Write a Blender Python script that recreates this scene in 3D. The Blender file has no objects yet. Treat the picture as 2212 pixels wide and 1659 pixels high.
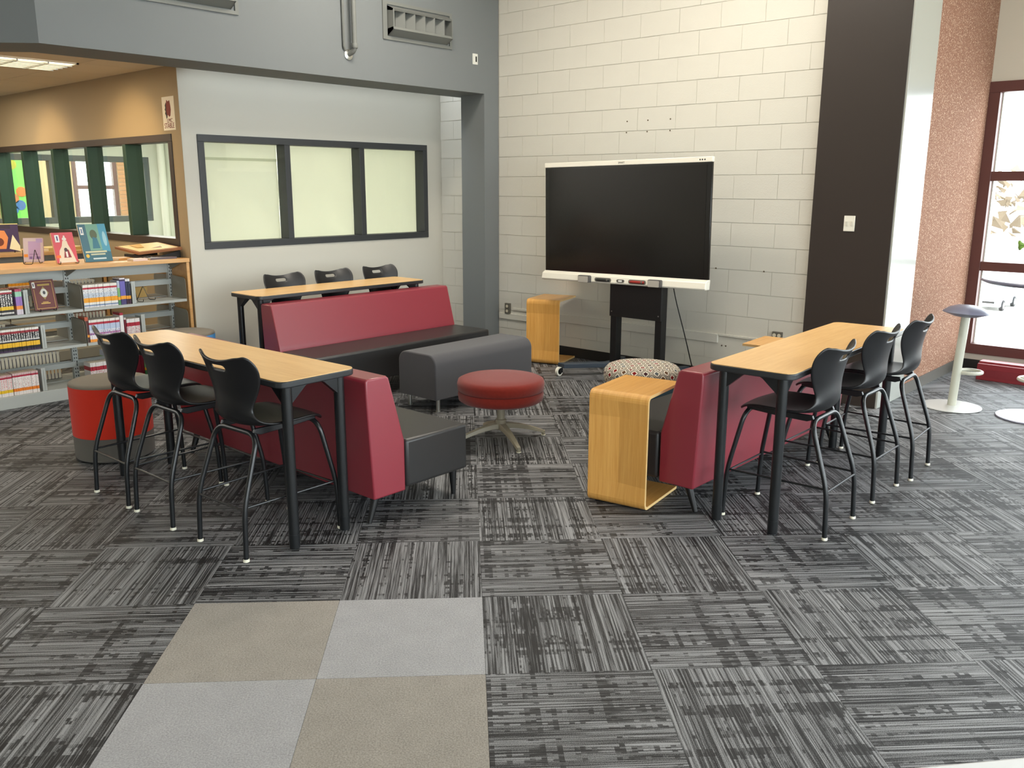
import bpy, bmesh, math, random
import numpy as np
from mathutils import Vector, Matrix, Euler
random.seed(7)
PI = math.pi
SC = bpy.context.scene
COL = SC.collection
# ---------------------------------------------------------------- camera
S2 = math.sqrt(0.5)
def g2r(x, y): return ((x - y) * S2, (x + y) * S2)      # carpet grid frame -> room frame (45 deg)
cam_d = bpy.data.cameras.new('camera'); cam = bpy.data.objects.new('camera', cam_d); COL.objects.link(cam)
FPX, PITCH, ROLL, YAW, CAMH = 1877.8, 0.2232, 0.00196, 0.05434, 1.7271
cam_d.sensor_width = 36; cam_d.lens = 36 * FPX / 2212
cam_d.clip_start = 0.05; cam_d.clip_end = 300
_f = Vector((math.sin(YAW) * math.cos(PITCH), math.cos(YAW) * math.cos(PITCH), -math.sin(PITCH)))
_r = Vector((math.cos(YAW), -math.sin(YAW), 0)); _u = _r.cross(_f)
_r2 = _r * math.cos(ROLL) + _u * math.sin(ROLL); _u2 = -_r * math.sin(ROLL) + _u * math.cos(ROLL)
def rot_uv(v): return Vector((*g2r(v.x, v.y), v.z))
R_, U_, F_ = rot_uv(_r2), rot_uv(_u2), rot_uv(_f)
M = Matrix(((R_.x, U_.x, -F_.x, 0), (R_.y, U_.y, -F_.y, 0), (R_.z, U_.z, -F_.z, CAMH), (0, 0, 0, 1)))
cam.matrix_world = M
SC.camera = cam
# ---------------------------------------------------------------- world, lights, exposure
w = bpy.data.worlds.new('world'); SC.world = w; w.use_nodes = True
bg = w.node_tree.nodes['Background']; bg.inputs[0].default_value = (0.88, 0.94, 1.0, 1); bg.inputs[1].default_value = 7.5
SC.view_settings.view_transform = 'Standard'; SC.view_settings.look = 'None'
SC.view_settings.gamma = 1; SC.view_settings.use_curve_mapping = False
SC.view_settings.exposure = 0.3
SC.cycles.use_denoising = True
SC.cycles.max_bounces = 8; SC.cycles.diffuse_bounces = 5; SC.cycles.transparent_max_bounces = 16
SC.cycles.sample_clamp_indirect = 8
def area(name, loc, rot, sx, sy, power, col=(1, 1, 1), spread=PI, portal=False):
    l = bpy.data.lights.new(name, 'AREA'); l.shape = 'RECTANGLE'; l.size = sx; l.size_y = sy
    l.energy = power; l.color = col; l.spread = spread
    if portal: l.cycles.is_portal = True
    o = bpy.data.objects.new(name, l); COL.objects.link(o); o.location = loc; o.rotation_euler = rot
    o['kind'] = 'structure'
    return o
WARM = (1.0, 0.92, 0.80)
# main room ceiling lamps (high ceiling)
for (x, y, p) in ((-5.2, 4.9, 62), (-3.3, 5.5, 60), (-0.6, 3.4, 22), (-4.4, 1.6, 14), (-0.9, 7.2, 20)):
    area('lamp_light', (x, y, 4.28), (0, 0, 0), 0.6, 0.6, p, WARM)
# portals in the window openings
area('window_portal', (3.16, 2.5, 1.75), (0, PI / 2, 0), 3.1, 12.6, 1, portal=True)
area('window_portal', (0.42, 9.12, 1.42), (-PI / 2, 0, 0), 5.4, 2.5, 1, portal=True)
# ---------------------------------------------------------------- helpers
def lin(c):
    return tuple(((v / 255) / 12.92 if v / 255 <= 0.04045 else ((v / 255 + 0.055) / 1.055) ** 2.4) for v in c) + (1,)
MATS = {}
def mat(name, col=(128, 128, 128), rough=0.6, metal=0.0, spec=0.5, bump=0, bscale=200, sheen=0, coat=0, emit=None, estr=0, var=0, vscale=3, bdist=0.002, crough=0.1):
    if name in MATS: return MATS[name]
    m = bpy.data.materials.new(name); m.use_nodes = True; nt = m.node_tree; b = nt.nodes['Principled BSDF']
    c = lin(col)
    b.inputs['Base Color'].default_value = c; b.inputs['Roughness'].default_value = rough
    b.inputs['Metallic'].default_value = metal; b.inputs['Specular IOR Level'].default_value = spec
    if sheen: b.inputs['Sheen Weight'].default_value = sheen
    if coat: b.inputs['Coat Weight'].default_value = coat; b.inputs['Coat Roughness'].default_value = crough
    if emit: b.inputs['Emission Color'].default_value = lin(emit); b.inputs['Emission Strength'].default_value = estr
    if bump or var:
        tc = nt.nodes.new('ShaderNodeTexCoord')
    if bump:
        n = nt.nodes.new('ShaderNodeTexNoise'); n.inputs['Scale'].default_value = bscale; n.inputs['Detail'].default_value = 3
        bp = nt.nodes.new('ShaderNodeBump'); bp.inputs['Strength'].default_value = bump; bp.inputs['Distance'].default_value = bdist
        nt.links.new(tc.outputs['Object'], n.inputs['Vector']); nt.links.new(n.outputs['Fac'], bp.inputs['Height'])
        nt.links.new(bp.outputs['Normal'], b.inputs['Normal'])
    if var:
        n = nt.nodes.new('ShaderNodeTexNoise'); n.inputs['Scale'].default_value = vscale; n.inputs['Detail'].default_value = 5
        mp = nt.nodes.new('ShaderNodeMapRange'); mp.inputs['From Min'].default_value = 0.3; mp.inputs['From Max'].default_value = 0.7
        mp.inputs['To Min'].default_value = 1 - var; mp.inputs['To Max'].default_value = 1 + var
        mx = nt.nodes.new('ShaderNodeVectorMath'); mx.operation = 'SCALE'; mx.inputs[0].default_value = c[:3]
        nt.links.new(tc.outputs['Object'], n.inputs['Vector']); nt.links.new(n.outputs['Fac'], mp.inputs['Value'])
        nt.links.new(mp.outputs['Result'], mx.inputs['Scale']); nt.links.new(mx.outputs['Vector'], b.inputs['Base Color'])
    MATS[name] = m
    return m
class NT:
    """tiny node-tree writer"""
    def __init__(s, name, rough=0.8, spec=0.3):
        s.m = bpy.data.materials.new(name); s.m.use_nodes = True; s.nt = s.m.node_tree; s.b = s.nt.nodes['Principled BSDF']
        s.b.inputs['Roughness'].default_value = rough; s.b.inputs['Specular IOR Level'].default_value = spec
        MATS[name] = s.m
    def n(s, t, **kw):
        nd = s.nt.nodes.new('ShaderNode' + t)
        for k, v in kw.items(): setattr(nd, k, v)
        return nd
    def put(s, v, sock):
        if v is None: return
        if hasattr(v, 'is_output'): s.nt.links.new(v, sock)
        else: sock.default_value = v
    def math(s, op, a, b=None, c=None, clamp=False):
        nd = s.n('Math', operation=op); nd.use_clamp = clamp
        s.put(a, nd.inputs[0]); s.put(b, nd.inputs[1]); s.put(c, nd.inputs[2]); return nd.outputs[0]
    def mix(s, f, a, b):
        nd = s.n('Mix', data_type='RGBA'); s.put(f, nd.inputs[0]); s.put(a, nd.inputs[6]); s.put(b, nd.inputs[7]); return nd.outputs[2]
    def comb(s, x, y, z):
        nd = s.n('CombineXYZ'); s.put(x, nd.inputs[0]); s.put(y, nd.inputs[1]); s.put(z, nd.inputs[2]); return nd.outputs[0]
    def sep(s, v):
        nd = s.n('SeparateXYZ'); s.put(v, nd.inputs[0]); return nd.outputs
    def noise(s, vec, scale, detail=2, w=None, rough=0.5):
        nd = s.n('TexNoise'); 
        if w is not None: nd.noise_dimensions = '4D'; s.put(w, nd.inputs['W'])
        s.put(vec, nd.inputs['Vector']); nd.inputs['Scale'].default_value = scale; nd.inputs['Detail'].default_value = detail
        nd.inputs['Roughness'].default_value = rough; return nd.outputs['Fac']
    def coord(s, which='Object'): return s.n('TexCoord').outputs[which]
    def bump(s, h, strength, dist):
        nd = s.n('Bump'); nd.inputs['Strength'].default_value = strength; nd.inputs['Distance'].default_value = dist
        s.put(h, nd.inputs['Height']); s.nt.links.new(nd.outputs[0], s.b.inputs['Normal'])
    def color(s, v): s.put(v, s.b.inputs['Base Color'])

def wood(name, light, dark, axis=0, scale=1.0, rough=0.4, coat=0.15):
    t = NT(name, rough, 0.4); xyz = t.sep(t.coord()); st = [30 * scale] * 3
    if axis == 3: st = [60 * scale, 2.2 * scale, 2.2 * scale]
    else: st[axis] = 2.2 * scale
    v = t.comb(t.math('MULTIPLY', xyz[0], st[0]), t.math('MULTIPLY', xyz[1], st[1]), t.math('MULTIPLY', xyz[2], st[2]))
    a = t.noise(v, 1.0, 4, rough=0.6); v2 = t.n('VectorMath', operation='SCALE'); t.put(v, v2.inputs[0]); v2.inputs['Scale'].default_value = 4.5
    b2 = t.noise(v2.outputs[0], 1.0, 3)
    f = t.math('ADD', t.math('MULTIPLY', a, 0.65), t.math('MULTIPLY', b2, 0.35))
    mr = t.n('MapRange'); t.put(f, mr.inputs[0]); mr.inputs[1].default_value = 0.35; mr.inputs[2].default_value = 0.65
    t.color(t.mix(mr.outputs[0], lin(dark), lin(light))); t.b.inputs['Coat Weight'].default_value = coat; t.b.inputs['Coat Roughness'].default_value = 0.25
    return t.m

class MB:
    def __init__(s): s.v = []; s.f = []; s.m = []; s.uv = None
    def add(s, vs, fs, mi=0):
        o = len(s.v); s.v += [tuple(v) for v in vs]; s.f += [tuple(i + o for i in f) for f in fs]; s.m += [mi] * len(fs); return s
    def box(s, x0, y0, z0, x1, y1, z1, mi=0):
        return s.add([(x0, y0, z0), (x1, y0, z0), (x1, y1, z0), (x0, y1, z0), (x0, y0, z1), (x1, y0, z1), (x1, y1, z1), (x0, y1, z1)],
                     [(0, 3, 2, 1), (4, 5, 6, 7), (0, 1, 5, 4), (1, 2, 6, 5), (2, 3, 7, 6), (3, 0, 4, 7)], mi)
    def prism(s, poly, lo, hi, axis='z', mi=0):
        """poly = list of 2D points, extruded along axis; x-> (y,z), y-> (x,z), z-> (x,y)"""
        n = len(poly)
        def P(p, h): return {'z': (p[0], p[1], h), 'y': (p[0], h, p[1]), 'x': (h, p[0], p[1])}[axis]
        vs = [P(p, lo) for p in poly] + [P(p, hi) for p in poly]
        A = sum(poly[i][0] * poly[(i + 1) % n][1] - poly[(i + 1) % n][0] * poly[i][1] for i in range(n))
        flip = (A < 0) != (axis == 'y')
        fs = [tuple(range(n - 1, -1, -1)), tuple(range(n, 2 * n))] + [(i, (i + 1) % n, n + (i + 1) % n, n + i) for i in range(n)]
        if flip: fs = [tuple(reversed(f)) for f in fs]
        return s.add(vs, fs, mi)
    def tube(s, path, r, seg=12, cap=True, mi=0, r2=None):
        pts = [Vector(p) for p in path]; n = len(pts); rings = []
        t0 = (pts[1] - pts[0]).normalized(); a = Vector((0, 0, 1)) if abs(t0.z) < 0.9 else Vector((1, 0, 0))
        nn = t0.cross(a).normalized(); vs = []
        for i, p in enumerate(pts):
            t = (pts[min(i + 1, n - 1)] - pts[max(i - 1, 0)]).normalized()
            nn = (nn - t * nn.dot(t)).normalized(); bb = t.cross(nn)
            rr = r if r2 is None else r + (r2 - r) * i / (n - 1)
            if isinstance(r, (list, tuple)): rr = r[i]
            vs += [p + (nn * math.cos(2 * PI * k / seg) + bb * math.sin(2 * PI * k / seg)) * rr for k in range(seg)]
        fs = [(i * seg + k, i * seg + (k + 1) % seg, (i + 1) * seg + (k + 1) % seg, (i + 1) * seg + k) for i in range(n - 1) for k in range(seg)]
        if cap: fs += [tuple(range(seg - 1, -1, -1)), tuple((n - 1) * seg + k for k in range(seg))]
        return s.add(vs, fs, mi)
    def lathe(s, prof, seg=32, c=(0, 0, 0), mi=0, sx=1, sy=1):
        vs = []; n = len(prof)
        for (r, z) in prof: vs += [(c[0] + r * sx * math.cos(2 * PI * k / seg), c[1] + r * sy * math.sin(2 * PI * k / seg), c[2] + z) for k in range(seg)]
        fs = [(i * seg + k, i * seg + (k + 1) % seg, (i + 1) * seg + (k + 1) % seg, (i + 1) * seg + k) for i in range(n - 1) for k in range(seg)]
        fs += [tuple(range(seg - 1, -1, -1)), tuple((n - 1) * seg + k for k in range(seg))]
        return s.add(vs, fs, mi)
    def mesh(s, name, mats, smooth=True, ang=32):
        me = bpy.data.meshes.new(name); me.from_pydata(s.v, [], s.f)
        for m in (mats if isinstance(mats, (list, tuple)) else [mats]): me.materials.append(m)
        if any(s.m): me.polygons.foreach_set('material_index', s.m)
        if smooth:
            me.polygons.foreach_set('use_smooth', [True] * len(s.f)); me.update()
            try: me.set_sharp_from_angle(angle=math.radians(ang))
            except Exception: pass
        me.validate(); me.update(); return me
    def build(s, name, mats, parent=None, loc=(0, 0, 0), rz=0, bevel=0, seg=2, smooth=True, ang=32, rot=None):
        o = bpy.data.objects.new(name, s.mesh(name, mats, smooth, ang)); COL.objects.link(o)
        o.location = loc; o.rotation_euler = rot if rot else (0, 0, rz)
        if parent: o.parent = parent
        if bevel:
            b = o.modifiers.new('bevel', 'BEVEL'); b.width = bevel; b.segments = seg; b.limit_method = 'ANGLE'; b.angle_limit = math.radians(40)
        return o
def tag(o, label=None, cat=None, group=None, kind=None):
    if label: o['label'] = label
    if cat: o['category'] = cat
    if group: o['group'] = group
    if kind: o['kind'] = kind
    return o
def thing(name, label, cat, loc=(0, 0, 0), rz=0, group=None):
    o = bpy.data.objects.new(name, None); COL.objects.link(o); o.empty_display_size = 0.05
    o.location = loc; o.rotation_euler = (0, 0, rz); return tag(o, label, cat, group)
def struct(o): o['kind'] = 'structure'; return o
def dup(root, loc, rz, label, group=None):
    r = root.copy(); COL.objects.link(r); r.location = loc; r.rotation_euler = (0, 0, rz); r['label'] = label
    if group: r['group'] = group
    for ch in list(root.children):
        c = ch.copy(); COL.objects.link(c); c.parent = r
        for g in list(ch.children):
            d = g.copy(); COL.objects.link(d); d.parent = c
    return r
def rpath(pts, rad=0.04, n=5):
    """round the corners of a polyline"""
    P = [Vector(p) for p in pts]; out = [P[0]]
    for i in range(1, len(P) - 1):
        a, b, c = P[i - 1], P[i], P[i + 1]; d1 = (a - b); d2 = (c - b); r = min(rad, d1.length * .48, d2.length * .48)
        p0 = b + d1.normalized() * r; p1 = b + d2.normalized() * r
        for k in range(n + 1):
            t = k / n; out.append(p0 * (1 - t) ** 2 + b * 2 * t * (1 - t) + p1 * t * t)
    out.append(P[-1]); return out
def rrect(x0, y0, x1, y1, r, n=6):
    out = []
    for cx, cy, a in ((x1 - r, y0 + r, -90), (x1 - r, y1 - r, 0), (x0 + r, y1 - r, 90), (x0 + r, y0 + r, 180)):
        for k in range(n + 1):
            t = math.radians(a + 90 * k / n); out.append((cx + r * math.cos(t), cy + r * math.sin(t)))
    return out
def text(txt, size, m, parent, loc, rot, name='lettering', ext=0.0006, align='CENTER', sx=1.0):
    c = bpy.data.curves.new('txt', 'FONT'); c.body = txt; c.size = size; c.extrude = ext; c.align_x = align; c.align_y = 'CENTER'
    o = bpy.data.objects.new('txt', c); COL.objects.link(o); bpy.context.view_layer.update()
    me = bpy.data.meshes.new_from_object(o.evaluated_get(bpy.context.evaluated_depsgraph_get())); bpy.data.objects.remove(o)
    me.materials.clear(); me.materials.append(m)
    t = bpy.data.objects.new(name, me); COL.objects.link(t); t.parent = parent; t.location = loc; t.rotation_euler = rot; t.scale = (sx, 1, 1)
    return t
# ---------------------------------------------------------------- materials
m_beam = mat('grey_paint', (112, 116, 117), 0.75, bump=0.25, bscale=260, bdist=0.001)
m_beige = mat('cream_drywall', (198, 195, 184), 0.8, bump=0.2, bscale=260, bdist=0.001)
m_block = mat('painted_block', (206, 203, 192), 0.75, bump=0.55, bscale=120, bdist=0.0025, var=0.03, vscale=1.3)
m_mortar = mat('painted_mortar', (196, 192, 180), 0.85)
m_tan = mat('tan_paint', (164, 144, 112), 0.75, bump=0.2, bscale=260, bdist=0.001)
m_white = mat('white_paint', (205, 198, 182), 0.7)
m_ceil = mat('ceiling_tile_white', (216, 206, 184), 0.9, bump=0.4, bscale=300)
m_base = mat('black_rubber', (34, 33, 32), 0.55)
m_blackpanel = mat('black_panel', (46, 38, 33), 0.5, bump=0.1, bscale=300, bdist=0.0008)
m_silver = mat('glossy_grey_paint', (165, 166, 158), 0.22, spec=0.9, coat=0.6)
m_winmetal = mat('charcoal_metal', (52, 54, 56), 0.45)
m_maroon = mat('maroon_metal', (92, 54, 50), 0.4, spec=0.6)
m_green = mat('green_metal', (32, 62, 44), 0.4)
m_brown = mat('bronze_metal', (58, 44, 34), 0.45)
m_red = mat('red_vinyl', (134, 36, 50), 0.40, spec=0.75, coat=0.35, crough=0.32, bump=0.22, bscale=350, bdist=0.0006)
m_blk = mat('black_vinyl', (44, 43, 43), 0.38, spec=0.5, bump=0.22, bscale=350, bdist=0.0006)
m_poly = mat('black_polypropylene', (20, 20, 22), 0.38, spec=0.55, bump=0.15, bscale=500, bdist=0.0004)
m_tube = mat('black_powder_coat', (22, 24, 26), 0.32, spec=0.55)
m_glide = mat('nylon_glide', (225, 220, 200), 0.4)
m_band = mat('black_edge_band', (42, 44, 46), 0.3, spec=0.6)
m_top = wood('oak_laminate', (230, 188, 128), (216, 170, 110), 0, 1.0, 0.36, 0.1)
m_ply = wood('bent_maple', (222, 168, 92), (204, 146, 70), 3, 0.8, 0.34, 0.25)
m_plyedge = mat('plywood_edge', (226, 190, 130), 0.5)
m_shelfwood = wood('shelf_maple', (216, 170, 112), (198, 148, 92), 1, 0.8, 0.4, 0.15)
m_char = mat('charcoal_fabric', (78, 77, 80), 0.95, spec=0.1, bump=0.6, bscale=700, sheen=0.25, var=0.06, vscale=300)
m_brick = mat('rust_red_fabric', (118, 36, 26), 0.95, spec=0.1, bump=0.5, bscale=600, sheen=0.25, var=0.07, vscale=60)
m_orange = mat('orange_red_fabric', (205, 52, 34), 0.85, spec=0.15, bump=0.4, bscale=700, sheen=0.1)
m_greyfab = mat('grey_fabric', (100, 96, 90), 0.95, spec=0.1, bump=0.4, bscale=700, sheen=0.1)
m_taupe = mat('taupe_fabric', (122, 114, 102), 0.95, spec=0.1, bump=0.4, bscale=700, sheen=0.1)
m_skyblue = mat('sky_blue_fabric', (92, 160, 220), 0.85, spec=0.15)
m_slate = mat('slate_blue_fabric', (74, 100, 116), 0.9, spec=0.1)
m_chrome = mat('brushed_metal', (190, 190, 185), 0.28, metal=1)
m_putty = mat('putty_metal', (150, 142, 122), 0.4, spec=0.5)
m_shelf = mat('grey_shelf_steel', (178, 182, 178), 0.45, spec=0.45)
m_shelfin = mat('grey_shelf_inner', (140, 136, 124), 0.5)
m_tvwhite = mat('white_plastic', (232, 228, 214), 0.4)
m_screen = mat('dark_screen', (24, 22, 20), 0.16, spec=0.35)
m_bezel = mat('black_bezel', (10, 9, 8), 0.2)
m_steel = mat('black_steel', (18, 18, 19), 0.45)
m_bluesteel = mat('dark_blue_steel', (52, 62, 74), 0.45)
m_perch = mat('lilac_grey_plastic', (120, 120, 138), 0.35)
m_perchm = mat('warm_silver_paint', (188, 186, 170), 0.35, spec=0.6)
m_basem = mat('pale_base_metal', (196, 196, 192), 0.35, spec=0.6)
m_plate = mat('pale_grey_plate', (196, 192, 182), 0.4)
m_dark = mat('dark_void', (26, 26, 26), 0.8)
m_paper = mat('pale_window_paper', (232, 232, 216), 0.9)
_nt = m_paper.node_tree; _tr = _nt.nodes.new('ShaderNodeBsdfTranslucent'); _tr.inputs[0].default_value = lin((235, 235, 212)); _mx = _nt.nodes.new('ShaderNodeMixShader'); _mx.inputs[0].default_value = 0.45
_nt.links.new(_nt.nodes['Principled BSDF'].outputs[0], _mx.inputs[1]); _nt.links.new(_tr.outputs[0], _mx.inputs[2]); _nt.links.new(_mx.outputs[0], _nt.nodes['Material Output'].inputs[0])
m_roomwall = mat('pale_green_wall', (224, 228, 216), 0.8)
m_frame_thin = mat('vent_paint', (114, 116, 112), 0.6)
m_light = mat('fluorescent_lens', (255, 246, 220), 0.5, emit=(255, 238, 200), estr=3.0)

def glass_mat():
    m = bpy.data.materials.new('clear_glass'); m.use_nodes = True; nt = m.node_tree; nt.nodes.clear()
    o = nt.nodes.new('ShaderNodeOutputMaterial'); t = nt.nodes.new('ShaderNodeBsdfTransparent'); t.inputs[0].default_value = (0.97, 0.985, 0.97, 1)
    g = nt.nodes.new('ShaderNodeBsdfGlossy'); g.inputs['Roughness'].default_value = 0.02
    lw = nt.nodes.new('ShaderNodeLayerWeight'); pw = nt.nodes.new('ShaderNodeMath'); pw.operation = 'POWER'; pw.inputs[1].default_value = 5
    f = nt.nodes.new('ShaderNodeMath'); f.operation = 'MULTIPLY_ADD'; f.inputs[1].default_value = 0.85; f.inputs[2].default_value = 0.035
    nt.links.new(lw.outputs['Facing'], pw.inputs[0]); nt.links.new(pw.outputs[0], f.inputs[0]); mx = nt.nodes.new('ShaderNodeMixShader')
    nt.links.new(f.outputs[0], mx.inputs[0]); nt.links.new(t.outputs[0], mx.inputs[1]); nt.links.new(g.outputs[0], mx.inputs[2]); nt.links.new(mx.outputs[0], o.inputs[0])
    return m
m_glass = glass_mat()

def carpet():
    t = NT('striped_carpet', 0.6, 0.4)
    xyz = t.sep(t.coord()); rnd = t.n('ObjectInfo').outputs['Random']; W = t.math('MULTIPLY', rnd, 40)
    # fine pile lines running along local x
    fine = t.noise(t.comb(t.math('MULTIPLY', xyz[0], 7), t.math('MULTIPLY', xyz[1], 300), 0), 1.0, 1, W)
    line = t.noise(t.comb(t.math('MULTIPLY', xyz[0], 1.3), t.math('MULTIPLY', xyz[1], 130), 0), 1.0, 1, W)
    grit = t.noise(t.comb(t.math('MULTIPLY', xyz[0], 330), t.math('MULTIPLY', xyz[1], 420), 0), 1.0, 1)
    mid = t.noise(t.comb(t.math('MULTIPLY', xyz[0], 0.8), t.math('MULTIPLY', xyz[1], 26), 0), 1.0, 1, W)
    v = t.math('ADD', t.math('ADD', t.math('MULTIPLY', fine, 0.5), t.math('MULTIPLY', line, 1.0)), t.math('ADD', t.math('MULTIPLY', grit, 0.55), t.math('MULTIPLY', mid, 0.35)))
    mr = t.n('MapRange'); t.put(v, mr.inputs[0]); mr.inputs[1].default_value = 1.08; mr.inputs[2].default_value = 1.40
    base = t.mix(mr.outputs[0], lin((18, 19, 22)), lin((146, 147, 149)))
    # dark woven dashes: product of bands both ways, snapped to small cells
    qx = t.math('SNAP', xyz[0], 0.018); qy = t.math('SNAP', xyz[1], 0.0085)
    bx = t.noise(t.comb(t.math('MULTIPLY', qx, 24), 3.3, 0), 1.0, 2, W)
    by = t.noise(t.comb(7.7, t.math('MULTIPLY', qy, 34), 0), 1.0, 2, W)
    wn = t.n('TexWhiteNoise', noise_dimensions='3D'); t.put(t.comb(t.math('MULTIPLY', qx, 71), t.math('MULTIPLY', qy, 117), W), wn.inputs[0])
    low = t.noise(t.comb(xyz[0], xyz[1], 0), 5.0, 2, W)
    lowx = t.noise(t.comb(t.math('MULTIPLY', xyz[0], 1.2), t.math('MULTIPLY', xyz[1], 9), 1), 1.0, 1, W)
    s = t.math('ADD', t.math('ADD', t.math('MULTIPLY', bx, 1.15), t.math('MULTIPLY', by, 1.0)), t.math('ADD', t.math('MULTIPLY', low, 0.6), t.math('ADD', t.math('MULTIPLY', wn.outputs['Value'], 0.16), t.math('MULTIPLY', lowx, 0.35))))
    dk = t.n('MapRange'); t.put(s, dk.inputs[0]); dk.inputs[1].default_value = 1.735; dk.inputs[2].default_value = 1.79
    thr_ = t.n('MapRange'); t.put(fine, thr_.inputs[0]); thr_.inputs[1].default_value = 0.54; thr_.inputs[2].default_value = 0.62
    dkf = t.math('MULTIPLY', dk.outputs[0], t.math('SUBTRACT', 0.94, t.math('MULTIPLY', thr_.outputs[0], 0.45)))
    darkc = t.mix(grit, lin((6, 7, 9)), lin((20, 21, 25)))
    t.color(t.mix(dkf, base, darkc))
    t.bump(t.math('ADD', line, grit), 0.35, 0.002)
    return t.m
m_carpet = carpet()
def plaincarpet(name, a, b):
    t = NT(name, 0.97, 0.08); c = t.coord()
    n1 = t.noise(c, 160, 3); n2 = t.noise(c, 420, 2); n3 = t.noise(c, 9, 3)
    f = t.math('ADD', t.math('MULTIPLY', n1, 0.6), t.math('ADD', t.math('MULTIPLY', n2, 0.35), t.math('MULTIPLY', n3, 0.15)))
    mr = t.n('MapRange'); t.put(f, mr.inputs[0]); mr.inputs[1].default_value = 0.4; mr.inputs[2].default_value = 0.7
    t.color(t.mix(mr.outputs[0], lin(a), lin(b))); t.bump(n1, 0.5, 0.003)
    t.b.inputs['Sheen Weight'].default_value = 0.2
    return t.m
m_car_tan = plaincarpet('tan_carpet', (122, 116, 108), (163, 156, 146))
m_car_grey = plaincarpet('light_grey_carpet', (136, 135, 136), (172, 171, 172))
def cork():
    t = NT('speckled_cork_fabric', 0.9, 0.15); c = t.coord()
    n1 = t.noise(c, 70, 4, rough=0.8); n2 = t.noise(c, 95, 3)
    mr = t.n('MapRange'); t.put(n1, mr.inputs[0]); mr.inputs[1].default_value = 0.38; mr.inputs[2].default_value = 0.62
    mr2 = t.n('MapRange'); t.put(n2, mr2.inputs[0]); mr2.inputs[1].default_value = 0.58; mr2.inputs[2].default_value = 0.66
    t.color(t.mix(mr2.outputs[0], t.mix(mr.outputs[0], lin((116, 82, 66)), lin((150, 112, 92))), lin((206, 178, 154))))
    t.bump(n1, 0.5, 0.004); return t.m
m_cork = cork()
def lattice():
    t = NT('quatrefoil_fabric', 0.9, 0.1); uvn = t.n('TexCoord').outputs['UV']; xyz = t.sep(uvn)
    k = 1 / 0.062
    a = t.math('MULTIPLY', t.math('ADD', xyz[0], xyz[1]), k * S2); b = t.math('MULTIPLY', t.math('SUBTRACT', xyz[1], xyz[0]), k * S2)
    ia = t.math('FLOOR', a); ib = t.math('FLOOR', b)
    fa = t.math('SUBTRACT', t.math('SUBTRACT', a, ia), 0.5); fb = t.math('SUBTRACT', t.math('SUBTRACT', b, ib), 0.5)
    px = t.math('ABSOLUTE', t.math('MULTIPLY', t.math('SUBTRACT', fa, fb), S2)); py = t.math('ABSOLUTE', t.math('MULTIPLY', t.math('ADD', fa, fb), S2))
    def ln(x, y): return t.math('SQRT', t.math('ADD', t.math('MULTIPLY', x, x), t.math('MULTIPLY', y, y)))
    d = t.math('SUBTRACT', t.math('MINIMUM', ln(t.math('SUBTRACT', px, 0.2), py), ln(px, t.math('SUBTRACT', py, 0.2))), 0.2)
    wn = t.n('TexWhiteNoise', noise_dimensions='3D'); t.put(t.comb(ia, ib, 0.5), wn.inputs[0])
    cr = t.n('ValToRGB'); cr.color_ramp.interpolation = 'CONSTANT'; el = cr.color_ramp.elements
    el[0].position = 0; el[0].color = lin((120, 26, 28)); el[1].position = 0.3; el[1].color = lin((92, 66, 48))
    for p, c in ((0.55, (84, 90, 94)), (0.75, (120, 100, 84)), (0.88, (58, 30, 36))):
        e = el.new(p); e.color = lin(c)
    t.put(wn.outputs['Value'], cr.inputs[0])
    inner = t.math('LESS_THAN', t.math('ADD', t.math('POWER', px, 0.7), t.math('POWER', py, 0.7)), 0.50); ring = t.math('LESS_THAN', d, 0.03); out = t.math('LESS_THAN', d, 0.10)
    c1 = t.mix(out, lin((168, 160, 146)), lin((60, 55, 52))); c2 = t.mix(ring, c1, lin((214, 208, 194))); t.color(t.mix(inner, c2, cr.outputs[0]))
    return t.m
m_lattice = lattice()
# ================================================================ SETTING
TH = 0.12
# ---- floor with carpet tiles
H0 = 4.32
fl = MB(); fl.box(-15, -5, -0.10, 3.4, 9.4, -0.008); floor = struct(fl.build('floor', mat('carpet_backing', (48, 48, 49), 0.95), smooth=False))
TS, GX, GY = 0.6096, 0.0614, 3.4569
tm = MB(); h = TS / 2 - 0.0006
tm.prism(rrect(-h, -h, h, h, 0.002, 1), -0.0078, 0, 'z'); 
tmesh = {k: tm.mesh('carpet_tile_' + k, mm, smooth=False) for k, mm in (('s', m_carpet), ('t', m_car_tan), ('g', m_car_grey))}
def project(p):
    d = Vector(p) - Vector((0, 0, CAMH)); z = d.dot(F_)
    if z < 0.2: return None
    return 1106 + FPX * d.dot(R_) / z, 829.5 - FPX * d.dot(U_) / z, z
cands = []
for i in range(-26, 20):
    for j in range(-5, 26):
        gx, gy = GX + TS * (i + .5), GY + TS * (j + .5); x, y = g2r(gx, gy)
        if x < -11 or x > 3.0 or y < -1 or y > 9.3: continue
        if y > 7.3 and x < -2.6: continue
        if x < -7.7 and y > 4.2: continue
        vis = False
        for cx in (-.5, .5):
            for cy in (-.5, .5):
                q = project((*g2r(gx + cx * TS, gy + cy * TS), 0))
                if q and -60 < q[0] < 2272 and -20 < q[1] < 1720: vis = True
        if vis: cands.append((math.hypot(x, y), i, j, x, y))
cands.sort()
for (dd, i, j, x, y) in cands[:300]:
    k = 's'
    if i in (-2, -1) and j in (-1, -2, -3): k = 't' if (i + j) % 2 else 'g'
    o = bpy.data.objects.new('carpet_tile', tmesh[k]); COL.objects.link(o); o.parent = floor
    o.location = (x, y, random.uniform(-0.0004, 0.0))
    rr = 90 if (i + j) % 2 else 0
    o.rotation_euler = (0, 0, math.radians(45 + rr + random.choice((0, 180))))
    if k != 's': o['label'] = 'plain tan carpet tile' if k == 't' else 'plain light grey carpet tile'

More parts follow.
